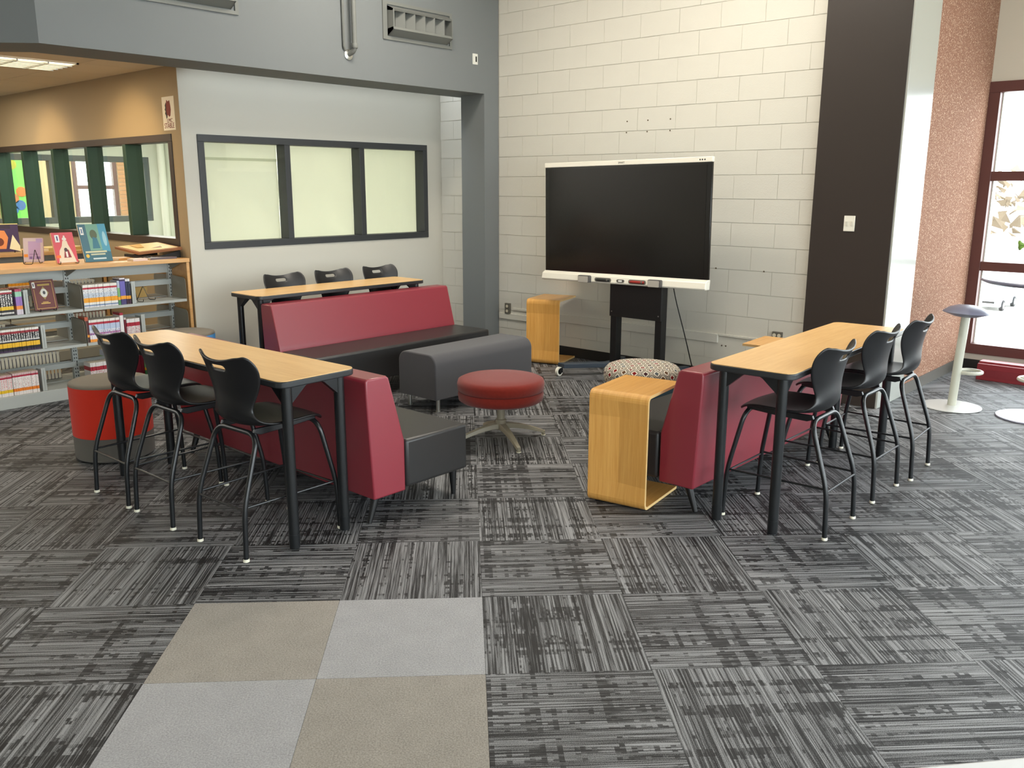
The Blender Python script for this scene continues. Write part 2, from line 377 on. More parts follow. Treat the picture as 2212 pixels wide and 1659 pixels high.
# ---- walls made of painted blocks (TV wall)
def block_wall(root, x0, x1, z0, z1, v, phase, minfrac=0.12):
    BH, BL = 0.2032, 0.4064; cache = {}
    k = 0
    while k * BH < z1 - 0.01:
        za, zb = max(z0, k * BH), min(z1, (k + 1) * BH); ph = phase + (0 if k % 2 == 0 else BL / 2)
        n0 = math.floor((x0 - ph) / BL)
        x = ph + n0 * BL
        while x < x1 - 0.01:
            a, b = max(x, x0), min(x + BL, x1)
            if b - a > 0.015:
                key = (round(b - a, 3), round(zb - za, 3))
                if key not in cache:
                    hw, hh = (b - a) / 2 - 0.0009, (zb - za) / 2 - 0.0015
                    mb = MB(); mb.prism(rrect(-hw, -hh, hw, hh, 0.003, 1), -0.004, 0.03, 'y')
                    hw2, hh2 = hw - 0.0025, hh - 0.0025
                    mb.prism(rrect(-hw2, -hh2, hw2, hh2, 0.003, 1), -0.0055, -0.004, 'y'); cache[key] = mb.mesh('block', m_block, smooth=False)
                o = bpy.data.objects.new('concrete_block', cache[key]); COL.objects.link(o); o.parent = root
                o.location = ((a + b) / 2, v + 0.0065 + random.uniform(-0.0005, 0.0006), (za + zb) / 2)
            x += BL
        k += 1
VT = 7.033
wb = MB(); wb.box(-7.4, VT + 0.006, 0, -2.33, VT + 0.16, H0); wall_tv = struct(wb.build('wall_back', m_mortar, smooth=False))
block_wall(wall_tv, -6.5, -2.98, 0.1016, H0, VT, -6.172)
block_wall(wall_tv, -7.4, -6.845, 0.1016, 2.9, VT, -6.172)
bb = MB(); bb.box(-7.4, VT - 0.004, 0, -2.98, VT + 0.006, 0.1016); struct(bb.build('baseboard_back', m_base, smooth=False))
# black boxed column end with glossy grey side, cork panel, window wall
bp = MB(); bp.box(-2.98, 6.95, 0, -2.34, VT + 0.02, H0); blk = struct(bp.build('trim_1', m_blackpanel, bevel=0.003))
blk['label'] = 'flat black panel at the right end of the block wall'
sv = MB(); sv.box(-2.40, 6.955, 0, -2.325, 7.55, H0); o = struct(sv.build('trim_2', m_silver, bevel=0.004)); o['label'] = 'glossy grey column side beside the black panel'
ck = MB(); ck.box(-2.40, 7.55, 0.10, -2.33, 9.175, H0); o = struct(ck.build('wall_cork', m_cork, smooth=False)); o['label'] = 'speckled terracotta cork wall panel'
bs = MB(); bs.box(-2.40, 7.55, 0, -2.322, 9.16, 0.10); o = struct(bs.build('baseboard_cork', mat('grey_rubber', (92, 88, 82), 0.4), smooth=False))
co = MB(); co.box(-2.60, VT + 0.16, 0, -2.40, 9.3, H0); struct(co.build('wall_column', m_white, smooth=False))
# window wall at v=9.17 (right)
VW = 9.17
ww = MB(); ww.box(-2.4, VW, 2.66, 3.3, VW + 0.2, H0); ww.box(-2.4, VW, 0, 3.3, VW + 0.2, 0.16)
wall_r = struct(ww.build('wall_window', m_white, smooth=False))
bs = MB(); bs.box(-2.33, VW - 0.012, 0, 3.2, VW, 0.1); struct(bs.build('baseboard_window', m_base, smooth=False))
def grid_window(name, axis, c, a0, a1, z0, z1, verts, rails, m, depth=0.10, fw=0.06, gm=None, panes=True, loc_c=None, muntin=None):
    """framed window in plane x=c ('x') or y=c ('y'); verts = mullion centres, rails = transom heights"""
    def B(mb, p0, p1, q0, q1, d0, d1):
        if axis == 'y': mb.box(p0, c + d0, q0, p1, c + d1, q1)
        else: mb.box(c - d1, p0, q0, c - d0, p1, q1)
        return mb
    t = MB(); B(t, a0, a1, z1 - fw, z1, 0, depth); B(t, a0, a1, z0, z0 + fw, 0, depth); B(t, a0, a0 + fw, z0 + fw, z1 - fw, 0, depth); B(t, a1 - fw, a1, z0 + fw, z1 - fw, 0, depth)
    root = struct(t.build(name, m, smooth=False, bevel=0.003))
    for v in verts: B(MB(), v - fw * .5, v + fw * .5, z0 + fw, z1 - fw, 0.0, depth).build('mullion', muntin or m, root, smooth=False, bevel=0.003)
    for r in rails: B(MB(), a0 + fw, a1 - fw, r - fw * .45, r + fw * .45, 0.01, depth - 0.01).build('transom', m, root, smooth=False, bevel=0.003)
    if panes:
        vs = [a0 + fw * .5] + list(verts) + [a1 - fw * .5]; zs = [z0 + fw * .5] + list(rails) + [z1 - fw * .5]
        for i in range(len(vs) - 1):
            for j in range(len(zs) - 1):
                B(MB(), vs[i], vs[i + 1], zs[j], zs[j + 1], depth * .62, depth * .62 + 0.004).build('pane', m_glass, root, smooth=False)
    return root
w1 = grid_window('window_1', 'y', VW - 0.03, -2.33, 3.2, 0.16, 2.67, [-1.1, 0.15, 1.4, 2.5], [1.0, 1.83], m_maroon, 0.12, 0.095)
w1['label'] = 'maroon framed window wall on the right'
# inner daylight jamb line seen at the left pane
jm = MB(); jm.box(-2.255, VW + 0.06, 0.235, -2.225, VW + 0.17, 2.6); jm.build('jamb', mat('pale_aluminium', (210, 205, 196), 0.4), w1, smooth=False)
# right-hand window wall, out of view, lights the room
wr = MB(); wr.box(3.2, -4, 0, 3.4, 9.3, 0.2); wr.box(3.2, -4, 3.3, 3.4, 9.3, H0); struct(wr.build('wall_right', m_white, smooth=False))
grid_window('window_2', 'x', 3.28, -4, 9.1, 0.2, 3.3, [-2.2, -0.4, 1.4, 3.2, 5.0, 6.8], [1.2, 2.3], m_maroon, 0.12, 0.075)
# back wall behind camera, ceiling
wk = MB(); wk.box(-15, -5, 0, 3.4, -4, H0); struct(wk.build('wall_front', m_white, smooth=False))
cl = MB(); cl.box(-6.84, -4, H0, 3.4, 9.4, H0 + 0.1); cl.box(-11.5, -4, H0, -6.84, 3.4, H0 + 0.1); struct(cl.build('ceiling', mat('main_ceiling', (196, 192, 182), 0.9), smooth=False))
# beam (grey bulkhead) with bend, plus pilaster
bend = (-6.505, 2.49)
far = (bend[0] - 3.6, bend[1] - 3.6)
outer = [(-6.505, VT), bend, far]; inn = [(far[0] - 0.30, far[1] + 0.30), (-6.98, 2.62), (-6.98, VT)]
bm_ = MB(); bm_.prism(outer + inn, 2.662, H0, 'z'); beam = struct(bm_.build('wall_beam', m_beam, smooth=False)); beam['label'] = 'grey painted bulkhead across the opening'
pl_ = MB(); pl_.box(-6.845, 6.815, 0, -6.5055, VT, 2.663); o = struct(pl_.build('trim_3', m_beam, smooth=False)); o['label'] = 'grey pilaster in the far corner'
bb = MB(); bb.box(-6.85, 6.81, 0, -6.5, VT, 0.1); struct(bb.build('baseboard_pilaster', m_base, smooth=False))
# cream wall with three papered windows: plane x=-7.4
UB = -7.4
cw = MB()
for (a, b, c, d) in ((3.931, 4.07, 0, 3.2), (6.817, VT + 0.01, 0, 3.2), (4.07, 6.817, 0, 1.165), (4.07, 6.817, 2.175, 3.2)): cw.box(UB - 0.15, a, c, UB, b, d)
wall_c = struct(cw.build('wall_left', m_beige, smooth=False)); wall_c['label'] = 'cream drywall below the bulkhead'
w3 = grid_window('window_3', 'x', UB + 0.012, 4.07, 6.817, 1.165, 2.175, [4.995, 5.90], [], m_winmetal, 0.14, 0.062)
w3['label'] = 'three-pane charcoal window with paper behind the glass'
for (a, b) in ((4.10, 4.97), (5.02, 5.88), (5.92, 6.79)):
    n = 14; mb = MB(); vs = []; fs = []
    for i in range(n + 1):
        for k in range(n + 1):
            y = a + (b - a) * i / n; z = 1.19 + 0.96 * k / n
            vs.append((UB - 0.135 - 0.012 * math.sin(i * 0.9 + k * 0.45) * math.sin(k * .4), y, z))
    fs = [(i * (n + 1) + k, (i + 1) * (n + 1) + k, (i + 1) * (n + 1) + k + 1, i * (n + 1) + k + 1) for i in range(n) for k in range(n)]
    mb.add(vs, fs); mb.build('paper_cover', m_paper, w3)
rr_ = MB(); rr_.box(UB - 0.119, 4.19, 1.96, UB - 0.112, 4.95, 1.985); rr_.build('paper_rail', mat('paper_rail', (205, 206, 176), 0.8), w3, smooth=False)
# tan wall: plane y=3.93, x from -14.4 to -7.4
VA = 3.93
WZ0, WZ1 = 1.195, 2.178
tw = MB()
for (a, b, c, d) in ((-7.57, UB - 0.15, 0, 2.9), (-14.4, -13.6, 0, 2.9), (-13.6, -7.57, 0, WZ0), (-13.6, -7.57, WZ1, 2.9)): tw.box(a, VA, c, b, VA + 0.15, d)
tw.box(-7.57, VA - 0.003, 0, UB - 0.0006, VA + 0.0005, 2.9)
wall_t = struct(tw.build('wall_library', m_tan, smooth=False)); wall_t['label'] = 'tan library wall above the bookcases'
w4 = grid_window('window_4', 'y', VA - 0.012, -13.6, -7.57, WZ0, WZ1, [-8.50, -9.36, -10.22, -11.08, -11.94, -12.8], [], m_brown, 0.16, 0.065, muntin=m_green)
w4['label'] = 'long interior window with dark green mullions above the bookcases'
# room behind: far wall plane x=-14.4, side wall y=7.4
fw_ = MB()
XF = -14.4
for (a, b, c, d) in ((3.93, 4.0, 0, 3.0), (7.03, 7.45, 0, 3.0), (4.0, 7.03, 0, 1.16), (4.0, 7.03, 2.19, 3.0)): fw_.box(XF - 0.15, a, c, XF, b, d)
o = struct(fw_.build('wall_office', m_roomwall, smooth=False))
w5 = grid_window('window_5', 'x', XF + 0.01, 4.0, 7.03, 1.16, 2.19, [5.5], [], mat('slate_metal', (96, 104, 108), 0.5), 0.12, 0.09)
sw = MB(); sw.box(XF - 0.1, 7.2, 0, UB - 0.15, 7.4, 3.0); sw.box(XF - 0.1, 3.93, 3.0, UB - 0.0, 7.4, 3.1); struct(sw.build('wall_office', m_roomwall, smooth=False))
pp = MB(); pp.tube([(XF + 0.3, 7.10, 0), (XF + 0.3, 7.10, 2.98)], 0.06, 14); tag(pp.build('pipe', m_roomwall), 'white vertical pipe in the room behind the green mullions', 'pipe')
area('office_light', (-11, 5.6, 2.98), (0, 0, 0), 3.5, 1.6, 210, (1, 1, 0.92))
# bright space beyond with maroon windows and brick pier
XG = -17.6
bw = MB()
for (a, b, c, d) in ((2.4, 7.07, 0, 3.2), (7.92, 9.2, 0, 3.2), (7.07, 7.92, 0, .7), (7.07, 7.92, 2.75, 3.2)): bw.box(XG - 0.15, a, c, XG, b, d)
struct(bw.build('wall_corridor', mat('corridor_wall', (198, 180, 142), 0.8), smooth=False))
grid_window('window_6', 'x', XG + 0.02, 7.07, 7.92, 0.7, 2.75, [7.52], [1.70], m_maroon, 0.1, 0.08)
brk = MB(); brk.box(XG, 7.93, 0.0, XG + 0.012, 8.13, 3.2); bwall = struct(brk.build('wall_brick', mat('pale_mortar', (214, 200, 176), 0.9), smooth=False))
bk = MB(); bk.box(-0.0, -0.095, -0.034, 0.02, 0.095, 0.034); bkm = bk.mesh('brick', mat('buff_brick', (196, 150, 112), 0.85), smooth=False)
for k in range(22):
    for c_ in range(1):
        o = bpy.data.objects.new('brick', bkm); COL.objects.link(o); o.parent = bwall; o.location = (XG + 0.005, 8.03, 0.9 + 0.078 * k)
cs = MB(); cs.box(XG - 0.2, 2.3, 3.2, XF - 0.1, 9.2, 3.3); cs.box(XG, 9.1, 0, XF - .1, 9.2, 3.2); cs.box(XG, 2.3, 0, XF - .1, 2.4, 3.2); struct(cs.build('ceiling_corridor', m_white, smooth=False))
cf = MB(); cf.box(XG - 0.1, 2.3, -0.1, -7.5, 9.2, -0.02); struct(cf.build('floor_corridor', m_taupe, smooth=False))
area('corridor_light', (-16, 5.8, 3.15), (0, 0, 0), 1.5, 3, 220, (1, 0.95, 0.85))
gm = MB(); gm.box(XG + 0.02, 5.75, 0.75, XG + 0.05, 6.2, 2.7); mural = thing('mural_banner', 'bright green painted banner seen through the far interior window', 'banner', (0, 0, 0))
gm.build('panel', mat('lime_green', (120, 214, 96), 0.7), mural, smooth=False)
for (y, z, c_) in ((5.98, 1.5, (196, 120, 70)), (6.08, 1.38, (60, 110, 180)), (6.0, 2.1, (170, 170, 60)), (6.12, 1.62, (230, 120, 60)), (5.95, 1.3, (60, 120, 190))):
    mb = MB(); mb.lathe([(0.0, 0), (0.09, 0), (0.09, 0.01), (0, 0.01)], 12); mb.build('spot', mat('mural%d' % int(y * 100), c_, 0.7), mural, loc=(XG + 0.05, y, z), rot=(0, PI / 2, 0))
bc = thing('bookcase', 'tan bookcase of colourful books beside the far brick pier', 'bookcase', (XG + 0.2, 8.38, 0))
mb = MB(); mb.box(-0.18, -0.22, 0, -0.15, 0.3, 1.95)
for z in (0.3, 0.75, 1.2, 1.6, 1.93): mb.box(-0.15, -0.22, z, 0.1, 0.3, z + 0.025)
mb.box(-0.15, -0.24, 0, 0.1, -0.22, 1.95); mb.box(-0.15, 0.3, 0, 0.1, 0.32, 1.95); mb.build('body', m_shelfwood, bc, smooth=False)
for z in (0.775, 1.225, 1.625):
    for k in range(8):
        cn, c_ = random.choice([('red', (190, 50, 40)), ('blue', (60, 80, 140)), ('orange', (220, 140, 60)), ('dark green', (40, 60, 60)), ('cream', (210, 200, 180))])
        mb = MB(); y = -0.2 + k * 0.06; mb.box(-0.1, y, z, 0.05, y + 0.052, z + random.uniform(.2, .29))
        tag(mb.build('book', mat('bk%d%d%d' % c_, c_, 0.6), None, (XG + 0.2, 8.38, 0), smooth=False), 'small %s book on the %s shelf of the far tan bookcase' % (cn, {0.775: 'lowest', 1.225: 'middle', 1.625: 'top'}[z]), 'book', '%s books on the %s far shelf' % (cn, {0.775: 'lowest', 1.225: 'middle', 1.625: 'top'}[z]))
# library ceiling with tiles, walls
lc = MB(); lc.prism([(-15, VA + .1), (-15, -0.9), (-10.3, -0.9), (-6.75, 2.65), (-6.75, VA + .1)], 2.775, 2.85, 'z')
lib_ceil = struct(lc.build('ceiling_library', mat('ceiling_grid', (190, 168, 130), 0.8), smooth=False))
struct(MB().box(-15.1, -4, 0, -15, VA + 0.1, 2.85).build('wall_far', m_tan, smooth=False))
def clip(poly, f):
    out = []
    for i in range(len(poly)):
        a, b = poly[i], poly[(i + 1) % len(poly)]; fa, fb = f(a), f(b)
        if fa >= 0: out.append(a)
        if (fa >= 0) != (fb >= 0): q = fa / (fa - fb); out.append((a[0] + (b[0] - a[0]) * q, a[1] + (b[1] - a[1]) * q))
    return out
for a in range(-10, 3):
    for (v0, v1) in ((3.36, 3.925), (2.14, 3.36), (0.92, 2.14), (-0.3, 0.92)):
        u0, u1 = -7.95 + 0.61 * (a - 1), -7.95 + 0.61 * a
        if a == 0 and v0 == 2.14: continue
        pl = clip(clip([(u0 + .003, v0 + .003), (u1 - .003, v0 + .003), (u1 - .003, v1 - .003), (u0 + .003, v1 - .003)], lambda p: p[1] - p[0] - 9.3), lambda p: -6.72 - p[0])
        if len(pl) < 3: continue
        b = MB(); b.prism(pl, 2.744, 2.765, 'z'); b.build('ceiling_tile', m_ceil, lib_ceil, smooth=False)
# troffer light
lf = thing('ceiling_light', 'recessed fluorescent ceiling light with parabolic louvre above the bookcase', 'light', (-8.255, 2.75, 2.738), PI / 2)
fr = MB(); X, Y = 0.60, 0.30
fr.box(-X, -Y, -0.006, X, -Y + 0.02, 0.01); fr.box(-X, Y - 0.02, -0.006, X, Y, 0.01); fr.box(-X, -Y, -0.006, -X + 0.02, Y, 0.01); fr.box(X - 0.02, -Y, -0.006, X, Y, 0.01)
fr.build('frame', m_tvwhite, lf, smooth=False)
MB().box(-X + 0.02, -Y + 0.02, 0.0, X - 0.02, Y - 0.02, 0.006).build('lamp', mat('tube_glow', (255, 248, 225), 0.5, emit=(255, 240, 205), estr=2.6), lf, smooth=False)
for k in range(1, 6):
    y = -Y + 2 * Y * k / 6; MB().box(-X + .02, y - 0.009, -0.02, X - .02, y + 0.009, -0.002).build('louvre_blade', m_chrome, lf, smooth=False)
for k in range(1, 5):
    x = -X + 2 * X * k / 5; MB().box(x - 0.006, -Y + .02, -0.02, x + 0.006, Y - .02, -0.002).build('louvre_blade', m_chrome, lf, smooth=False)
area('troffer_light', (-8.255, 2.75, 2.70), (0, 0, 0), 0.5, 1.1, 20, (1, 0.80, 0.52))
for (x, y) in ((-8.25, 0.6), (-10.7, 3.045), (-10.7, 0.6), (-12.9, 2.2)):
    area('library_light', (x, y, 2.72), (0, 0, 0), 1.1, 0.5, 21, (1, 0.87, 0.68))
for i, (x, n_) in enumerate(((-8.28, 'right'), (-10.17, 'left'))):
    dl = thing('downlight', 'small round recessed downlight over the %s end of the interior window' % n_, 'light', (x + (0.5 if i == 0 else 0), 2.2, 2.743))
    mb = MB(); mb.lathe([(0.075, 0.0), (0.09, 0.0), (0.09, -0.008), (0.07, -0.008)], 24); mb.build('trim', m_tvwhite, dl)
    mb = MB(); mb.lathe([(0, 0), (0.07, 0), (0.07, -0.003), (0, -0.003)], 20); mb.build('lamp', mat('spot_glow', (255, 230, 180), .5, emit=(255, 220, 160), estr=6), dl)
    l = bpy.data.lights.new('spot', 'SPOT'); l.energy = 90; l.color = (1, 0.72, 0.36); l.spot_size = math.radians(44); l.spot_blend = 0.7; l.shadow_soft_size = 0.05
    so = bpy.data.objects.new('spot', l); COL.objects.link(so); so.location = (x + (0.5 if i == 0 else 0), 2.2, 2.72); so.rotation_euler = (Vector((x, 3.93, 1.95)) - so.location).to_track_quat('-Z', 'Y').to_euler(); so.parent = None; so['kind'] = 'structure'
# outside: ground, hedge line, car
gr = MB(); gr.prism([(9.42, -0.3), (11, -0.3), (16, -5.8), (70, -5.8), (78, -2), (130, -2), (130, -6.2), (9.42, -6.2)], -90, 60, 'x'); gr.box(3.5, -60, -0.35, 60, 9.4, -0.3); gr.box(-60, 2, -0.35, -17.9, 9.4, -0.3)
struct(gr.build('ground', mat('pale_concrete', (214, 212, 206), 0.9), smooth=False))
# ================================================================ FURNITURE
# ---- sofas: local x = along length, y = depth (back at 0 .. seat front), z up
def make_sofa(label, L=1.98, group='red and black vinyl sofas around the rug area'):
    t = thing('sofa', label, 'sofa', group=None)
    back = [(0.03, 0.145), (0.245, 0.145), (0.245, 0.425), (0.235, 0.46), (0.15, 0.775), (0.135, 0.787), (0.012, 0.787), (0.0, 0.777), (0.0, 0.72)]
    b = MB(); b.prism(back, -L / 2, L / 2, 'x'); b.build('backrest', m_red, t, bevel=0.009, seg=3)
    s = MB(); s.box(-L / 2 + 0.004, 0.258, 0.155, L / 2 - 0.004, 0.715, 0.42); s.build('seat', m_blk, t, bevel=0.018, seg=3)
    r = MB(); r.box(-L / 2 + 0.03, 0.20, 0.17, L / 2 - 0.03, 0.27, 0.36); r.build('frame_rail', m_steel, t, smooth=False)
    for sx in (-1, 1):
        for (y, dy, hz) in ((0.10, -0.055, 0.15), (0.66, 0.0, 0.158)):
            lg = MB(); x = sx * (L / 2 - 0.07); lg.tube([(x, y, hz), (x + sx * 0.004, y + dy, 0.0)], 0.024, 14, r2=0.013); lg.build('leg', m_steel, t)
    for sx in (-0.4, 0.4):
        lg = MB(); lg.tube([(sx, 0.55, 0.158), (sx, 0.55, 0.0)], 0.02, 12); lg.build('leg', m_steel, t)
    return t
sofa = make_sofa('left red sofa with its back to the near left high table, bright pink-lit end panel')
sofa.location = (-4.35, 2.655, 0)                      # back at v=2.655, seat towards +v
dup(sofa, (-2.195, 4.92, 0), PI / 2, 'right red sofa backed against the right high table, side table at its end')
dup(sofa, (-6.275, 4.895, 0), -PI / 2, 'far red sofa along the cream wall, seat facing the ottoman')
# ---- high tables
def make_table(L=1.83, W=0.455, T=0.85):
    t = thing('high_table', '', 'table')
    top = MB(); top.prism(rrect(-L / 2 + .004, -W / 2 + .004, L / 2 - .004, W / 2 - .004, 0.05, 6), T - 0.004, T + 0.0005, 'z'); top.build('tabletop', m_top, t)
    e = MB(); e.prism(rrect(-L / 2, -W / 2, L / 2, W / 2, 0.054, 6), T - 0.034, T - 0.002, 'z'); e.build('edge_band', m_band, t, bevel=0.006, seg=3)
    for sx in (-1, 1):
        for sy in (-1, 1):
            x, y = sx * (L / 2 - 0.062), sy * (W / 2 - 0.072)
            lg = MB(); lg.tube([(x, y, T - 0.035), (x, y, 0.012)], 0.0262, 20)
            lg.tube([(x, y, 0.30), (x, y, 0.006)], 0.0215, 20)
            lg.prism([(y, T - 0.035), (y - sy * 0.13, T - 0.035), (y - sy * 0.10, T - 0.05), (y - sy * 0.015, T - 0.125)], x - 0.016, x + 0.016, 'x')
            lg.prism([(x, T - 0.035), (x - sx * 0.13, T - 0.035), (x - sx * 0.10, T - 0.05), (x - sx * 0.015, T - 0.125)], y - 0.016, y + 0.016, 'y')
            l = lg.build('leg', m_tube, t)
            c = MB(); c.tube([(x, y, 0.075), (x, y, 0.004)], [0.0275, 0.026], 20); c.build('foot_cap', m_tube, l)
            g = MB(); g.lathe([(0.016, 0), (0.02, 0.004), (0.02, 0.010), (0.01, 0.012)], 16, (x, y, 0)); g.build('glide', m_chrome, l)
    return t
tb = make_table()
tb['label'] = 'left high table with oak top, three black stools on its near side'
tb.location = (-4.30, 2.375, 0); tb.rotation_euler = (0, 0, math.radians(2.0))
dup(tb, (-1.978, 4.835, 0), math.radians(90 + 2.2), 'right high table with oak top, three black stools on its window side')
dup(tb, (-6.475, 4.79, 0), math.radians(90 - 0.5), 'far high table with oak top between the far sofa and the cream wall')
# ---- stools with wave shell
def shell_mesh():
    prof = [  # y, z, half width, side curve forward/up
        (0.235, 0.600, 0.150, 0.0), (0.222, 0.616, 0.175, 0.0), (0.17, 0.626, 0.200, 0.004), (0.09, 0.624, 0.212, 0.010), (0.00, 0.617, 0.216, 0.016),
        (-0.08, 0.612, 0.212, 0.022), (-0.145, 0.618, 0.196, 0.03), (-0.185, 0.640, 0.172, 0.04), (-0.203, 0.676, 0.150, 0.048), (-0.206, 0.712, 0.146, 0.05),
        (-0.203, 0.750, 0.160, 0.055), (-0.203, 0.790, 0.184, 0.06), (-0.208, 0.830, 0.207, 0.064), (-0.216, 0.865, 0.216, 0.066), (-0.225, 0.893, 0.216, 0.066), (-0.236, 0.918, 0.207, 0.062), (-0.246, 0.936, 0.192, 0.056), (-0.254, 0.946, 0.172, 0.05)]
    N = 16; vs = []; fs = []
    P = [Vector((0, p[0], p[1])) for p in prof]
    for i, (y, z, hw, cv) in enumerate(prof):
        t = (P[min(i + 1, len(P) - 1)] - P[max(i - 1, 0)]).normalized(); nrm = Vector((0, t.z, -t.y))   # toward sitter (front/up)
        if i < 6: nrm = Vector((0, 0.0, 1))
        for k in range(N + 1):
            a = -1 + 2 * k / N
            q = P[i] + nrm * cv * abs(a) ** 2.2
            x = hw * a
            if i == len(prof) - 1: q.z -= 0.003 * math.cos(a * PI * .9)
            if i == len(prof) - 1 and abs(a) > .8: q.z -= 0.008
            if i < 2: q.z -= 0.012 * (abs(a) ** 2)
            vs.append((x, q.y, q.z))
    for i in range(len(prof) - 1):
        for k in range(N):
            if i == 14 and 6 <= k <= 9: continue
            fs.append((i * (N + 1) + k, i * (N + 1) + k + 1, (i + 1) * (N + 1) + k + 1, (i + 1) * (N + 1) + k))
    me = bpy.data.meshes.new('shell'); me.from_pydata(vs, [], fs); me.materials.append(m_poly)
    me.polygons.foreach_set('use_smooth', [True] * len(fs)); me.update(); return me
def make_stool():
    t = thing('stool', '', 'stool', group=None)
    o = bpy.data.objects.new('seat_shell', shell_mesh()); COL.objects.link(o); o.parent = t
    s = o.modifiers.new('solid', 'SOLIDIFY'); s.thickness = 0.014; s.offset = 0
    s = o.modifiers.new('subsurf', 'SUBSURF'); s.levels = 1; s.render_levels = 2
    for sx in (-1, 1):
        b = MB(); b.prism([(0.205, 0.616), (0.205, 0.592), (0.05, 0.582), (-0.12, 0.578), (-0.155, 0.592), (-0.145, 0.612), (0, 0.609)], sx * 0.132 - 0.009, sx * 0.132 + 0.009, 'x'); b.build('seat_bracket', m_poly, t, bevel=0.003)
        for (yt, ym, y0, xf) in ((0.20, 0.265, 0.275, 0.212), (-0.155, -0.268, -0.278, 0.194)):
            path = rpath([(0.0, yt, 0.588), (sx * 0.165, yt, 0.588), (sx * xf * 0.985, ym, 0.255), (sx * xf, y0, 0.0 + 0.012)], 0.075, 6)
            lg = MB(); lg.tube(path, 0.0125, 14); l = lg.build('leg', m_tube, t)
            g = MB(); g.lathe([(0.010, 0), (0.0155, 0.003), (0.0155, 0.011), (0.0135, 0.016)], 16, (sx * xf, y0, 0)); g.build('glide', m_glide, l)
        MB().tube([(sx * 0.207, 0.266, 0.262), (sx * 0.19, -0.268, 0.262)], 0.0058, 10).build('side_rung', m_tube, t)
    MB().tube([(-0.207, 0.266, 0.25), (0.207, 0.266, 0.25)], 0.0058, 10).build('cross_rung', m_tube, t)
    MB().tube([(-0.19, -0.268, 0.25), (0.19, -0.268, 0.25)], 0.0058, 10).build('cross_rung', m_tube, t)
    return t
st = make_stool()
spots = [
 ((-3.68, 2.268), 3.0, 'nearest black stool at the left high table, closest to the table end', 'left'),
 ((-4.297, 2.236), 1.0, 'middle black stool at the left high table', 'left'),
 ((-4.772, 2.225), 1.0, 'black stool at the left high table beside the orange-red drum seat', 'left'),
 ((-1.838, 4.272), 91, 'nearest black stool at the right high table', 'right'),
 ((-1.85, 4.972), 90, 'middle black stool at the right high table', 'right'),
 ((-1.828, 5.50), 93, 'farthest black stool at the right high table, by the cork wall', 'right'),
 ((-6.55, 4.44), -90, 'black stool behind the far high table, nearest the bookcase', 'far'),
 ((-6.55, 4.98), -90, 'black stool at the middle of the far high table, only its back showing', 'far'),
 ((-6.55, 5.54), -90, 'black stool behind the far high table, nearest the grey pilaster', 'far')]
for i, (xy, a, lab, side) in enumerate(spots):
    g = 'black stools at the high tables'
    if i == 0: st.location = (*xy, 0); st.rotation_euler = (0, 0, math.radians(a)); st['label'] = lab; st['group'] = g
    else: dup(st, (*xy, 0), math.radians(a), lab, g)
# ---- bent-ply side tables: local x width, y depth (arms go to +y), vertical panel at y=0
def make_side(h=0.642, wd=0.35, d=0.45):
    t = thing('side_table', '', 'table')
    th = 0.016; hw = wd / 2
    path = rpath([(0, d, 0.0), (0, 0, 0.0), (0, 0, h), (0, d, h)], 0.045, 6)
    idx = [k for k, p in enumerate(path)]
    # add ridge stations along the vertical
    vi = next(k for k in range(len(path)) if path[k].z > 0.2)
    path = path[:vi] + [Vector((0, 0, 0.13)), Vector((0, 0, h - 0.14))] + path[vi:]
    n = len(path); vs = []; fs = []
    def nrm(i):
        tt = (path[min(i + 1, n - 1)] - path[max(i - 1, 0)]).normalized(); return Vector((0, tt.z, -tt.y))
    for i, p in enumerate(path):
        nn = nrm(i)
        for sgn in (0, 1):
            for k, x in enumerate((-hw, 0.0, hw)):
                q = p + nn * (th if sgn else 0)
                if k == 1 and i in (vi, vi + 1): q = q + Vector((0, 0.024, 0))
                vs.append((x, q.y, q.z + 0.0))
    mi = []
    for i in range(n - 1):
        a, b = i * 6, (i + 1) * 6
        for k in (0, 1):
            fs.append((a + k, b + k, b + k + 1, a + k + 1)); mi.append(0)
            fs.append((a + 3 + k, a + 4 + k, b + 4 + k, b + 3 + k)); mi.append(0)
        fs.append((a, a + 3, b + 3, b)); mi.append(1); fs.append((a + 2, b + 2, b + 5, a + 5)); mi.append(1)
    fs.append((0, 1, 2, 5, 4, 3)); mi.append(1); e = (n - 1) * 6; fs.append((e, e + 3, e + 4, e + 5, e + 2, e + 1)); mi.append(1)
    mb = MB(); mb.v = vs; mb.f = fs; mb.m = mi
    o = mb.build('bent_panel', [m_ply, m_plyedge], t, smooth=True, ang=2.2)
    bm = bmesh.new(); bm.from_mesh(o.data); bmesh.ops.recalc_face_normals(bm, faces=bm.faces); bm.to_mesh(o.data); bm.free()
    for sx in (-1, 1):
        g = MB(); g.lathe([(0.01, -0.003), (0.01, 0.002)], 10, (sx * (hw - 0.03), d - 0.04, 0)); g.build('foot_pad', m_glide, t)
    return t
sd = make_side(); sd['label'] = 'nearest bent maple side table slid over the end of the right sofa'
sd.location = (-2.612, 3.772, 0.003); sd.rotation_euler = (0, 0, math.radians(9.0)); sd['group'] = 'bent maple side tables'
dup(sd, (-5.46, 6.54, 0.003), math.radians(17), 'bent maple side table by the block wall, left of the display stand', 'bent maple side tables')
dup(sd, (-2.70, 6.08, 0.003), math.radians(184), 'bent maple side table mostly hidden behind the right high table', 'bent maple side tables')
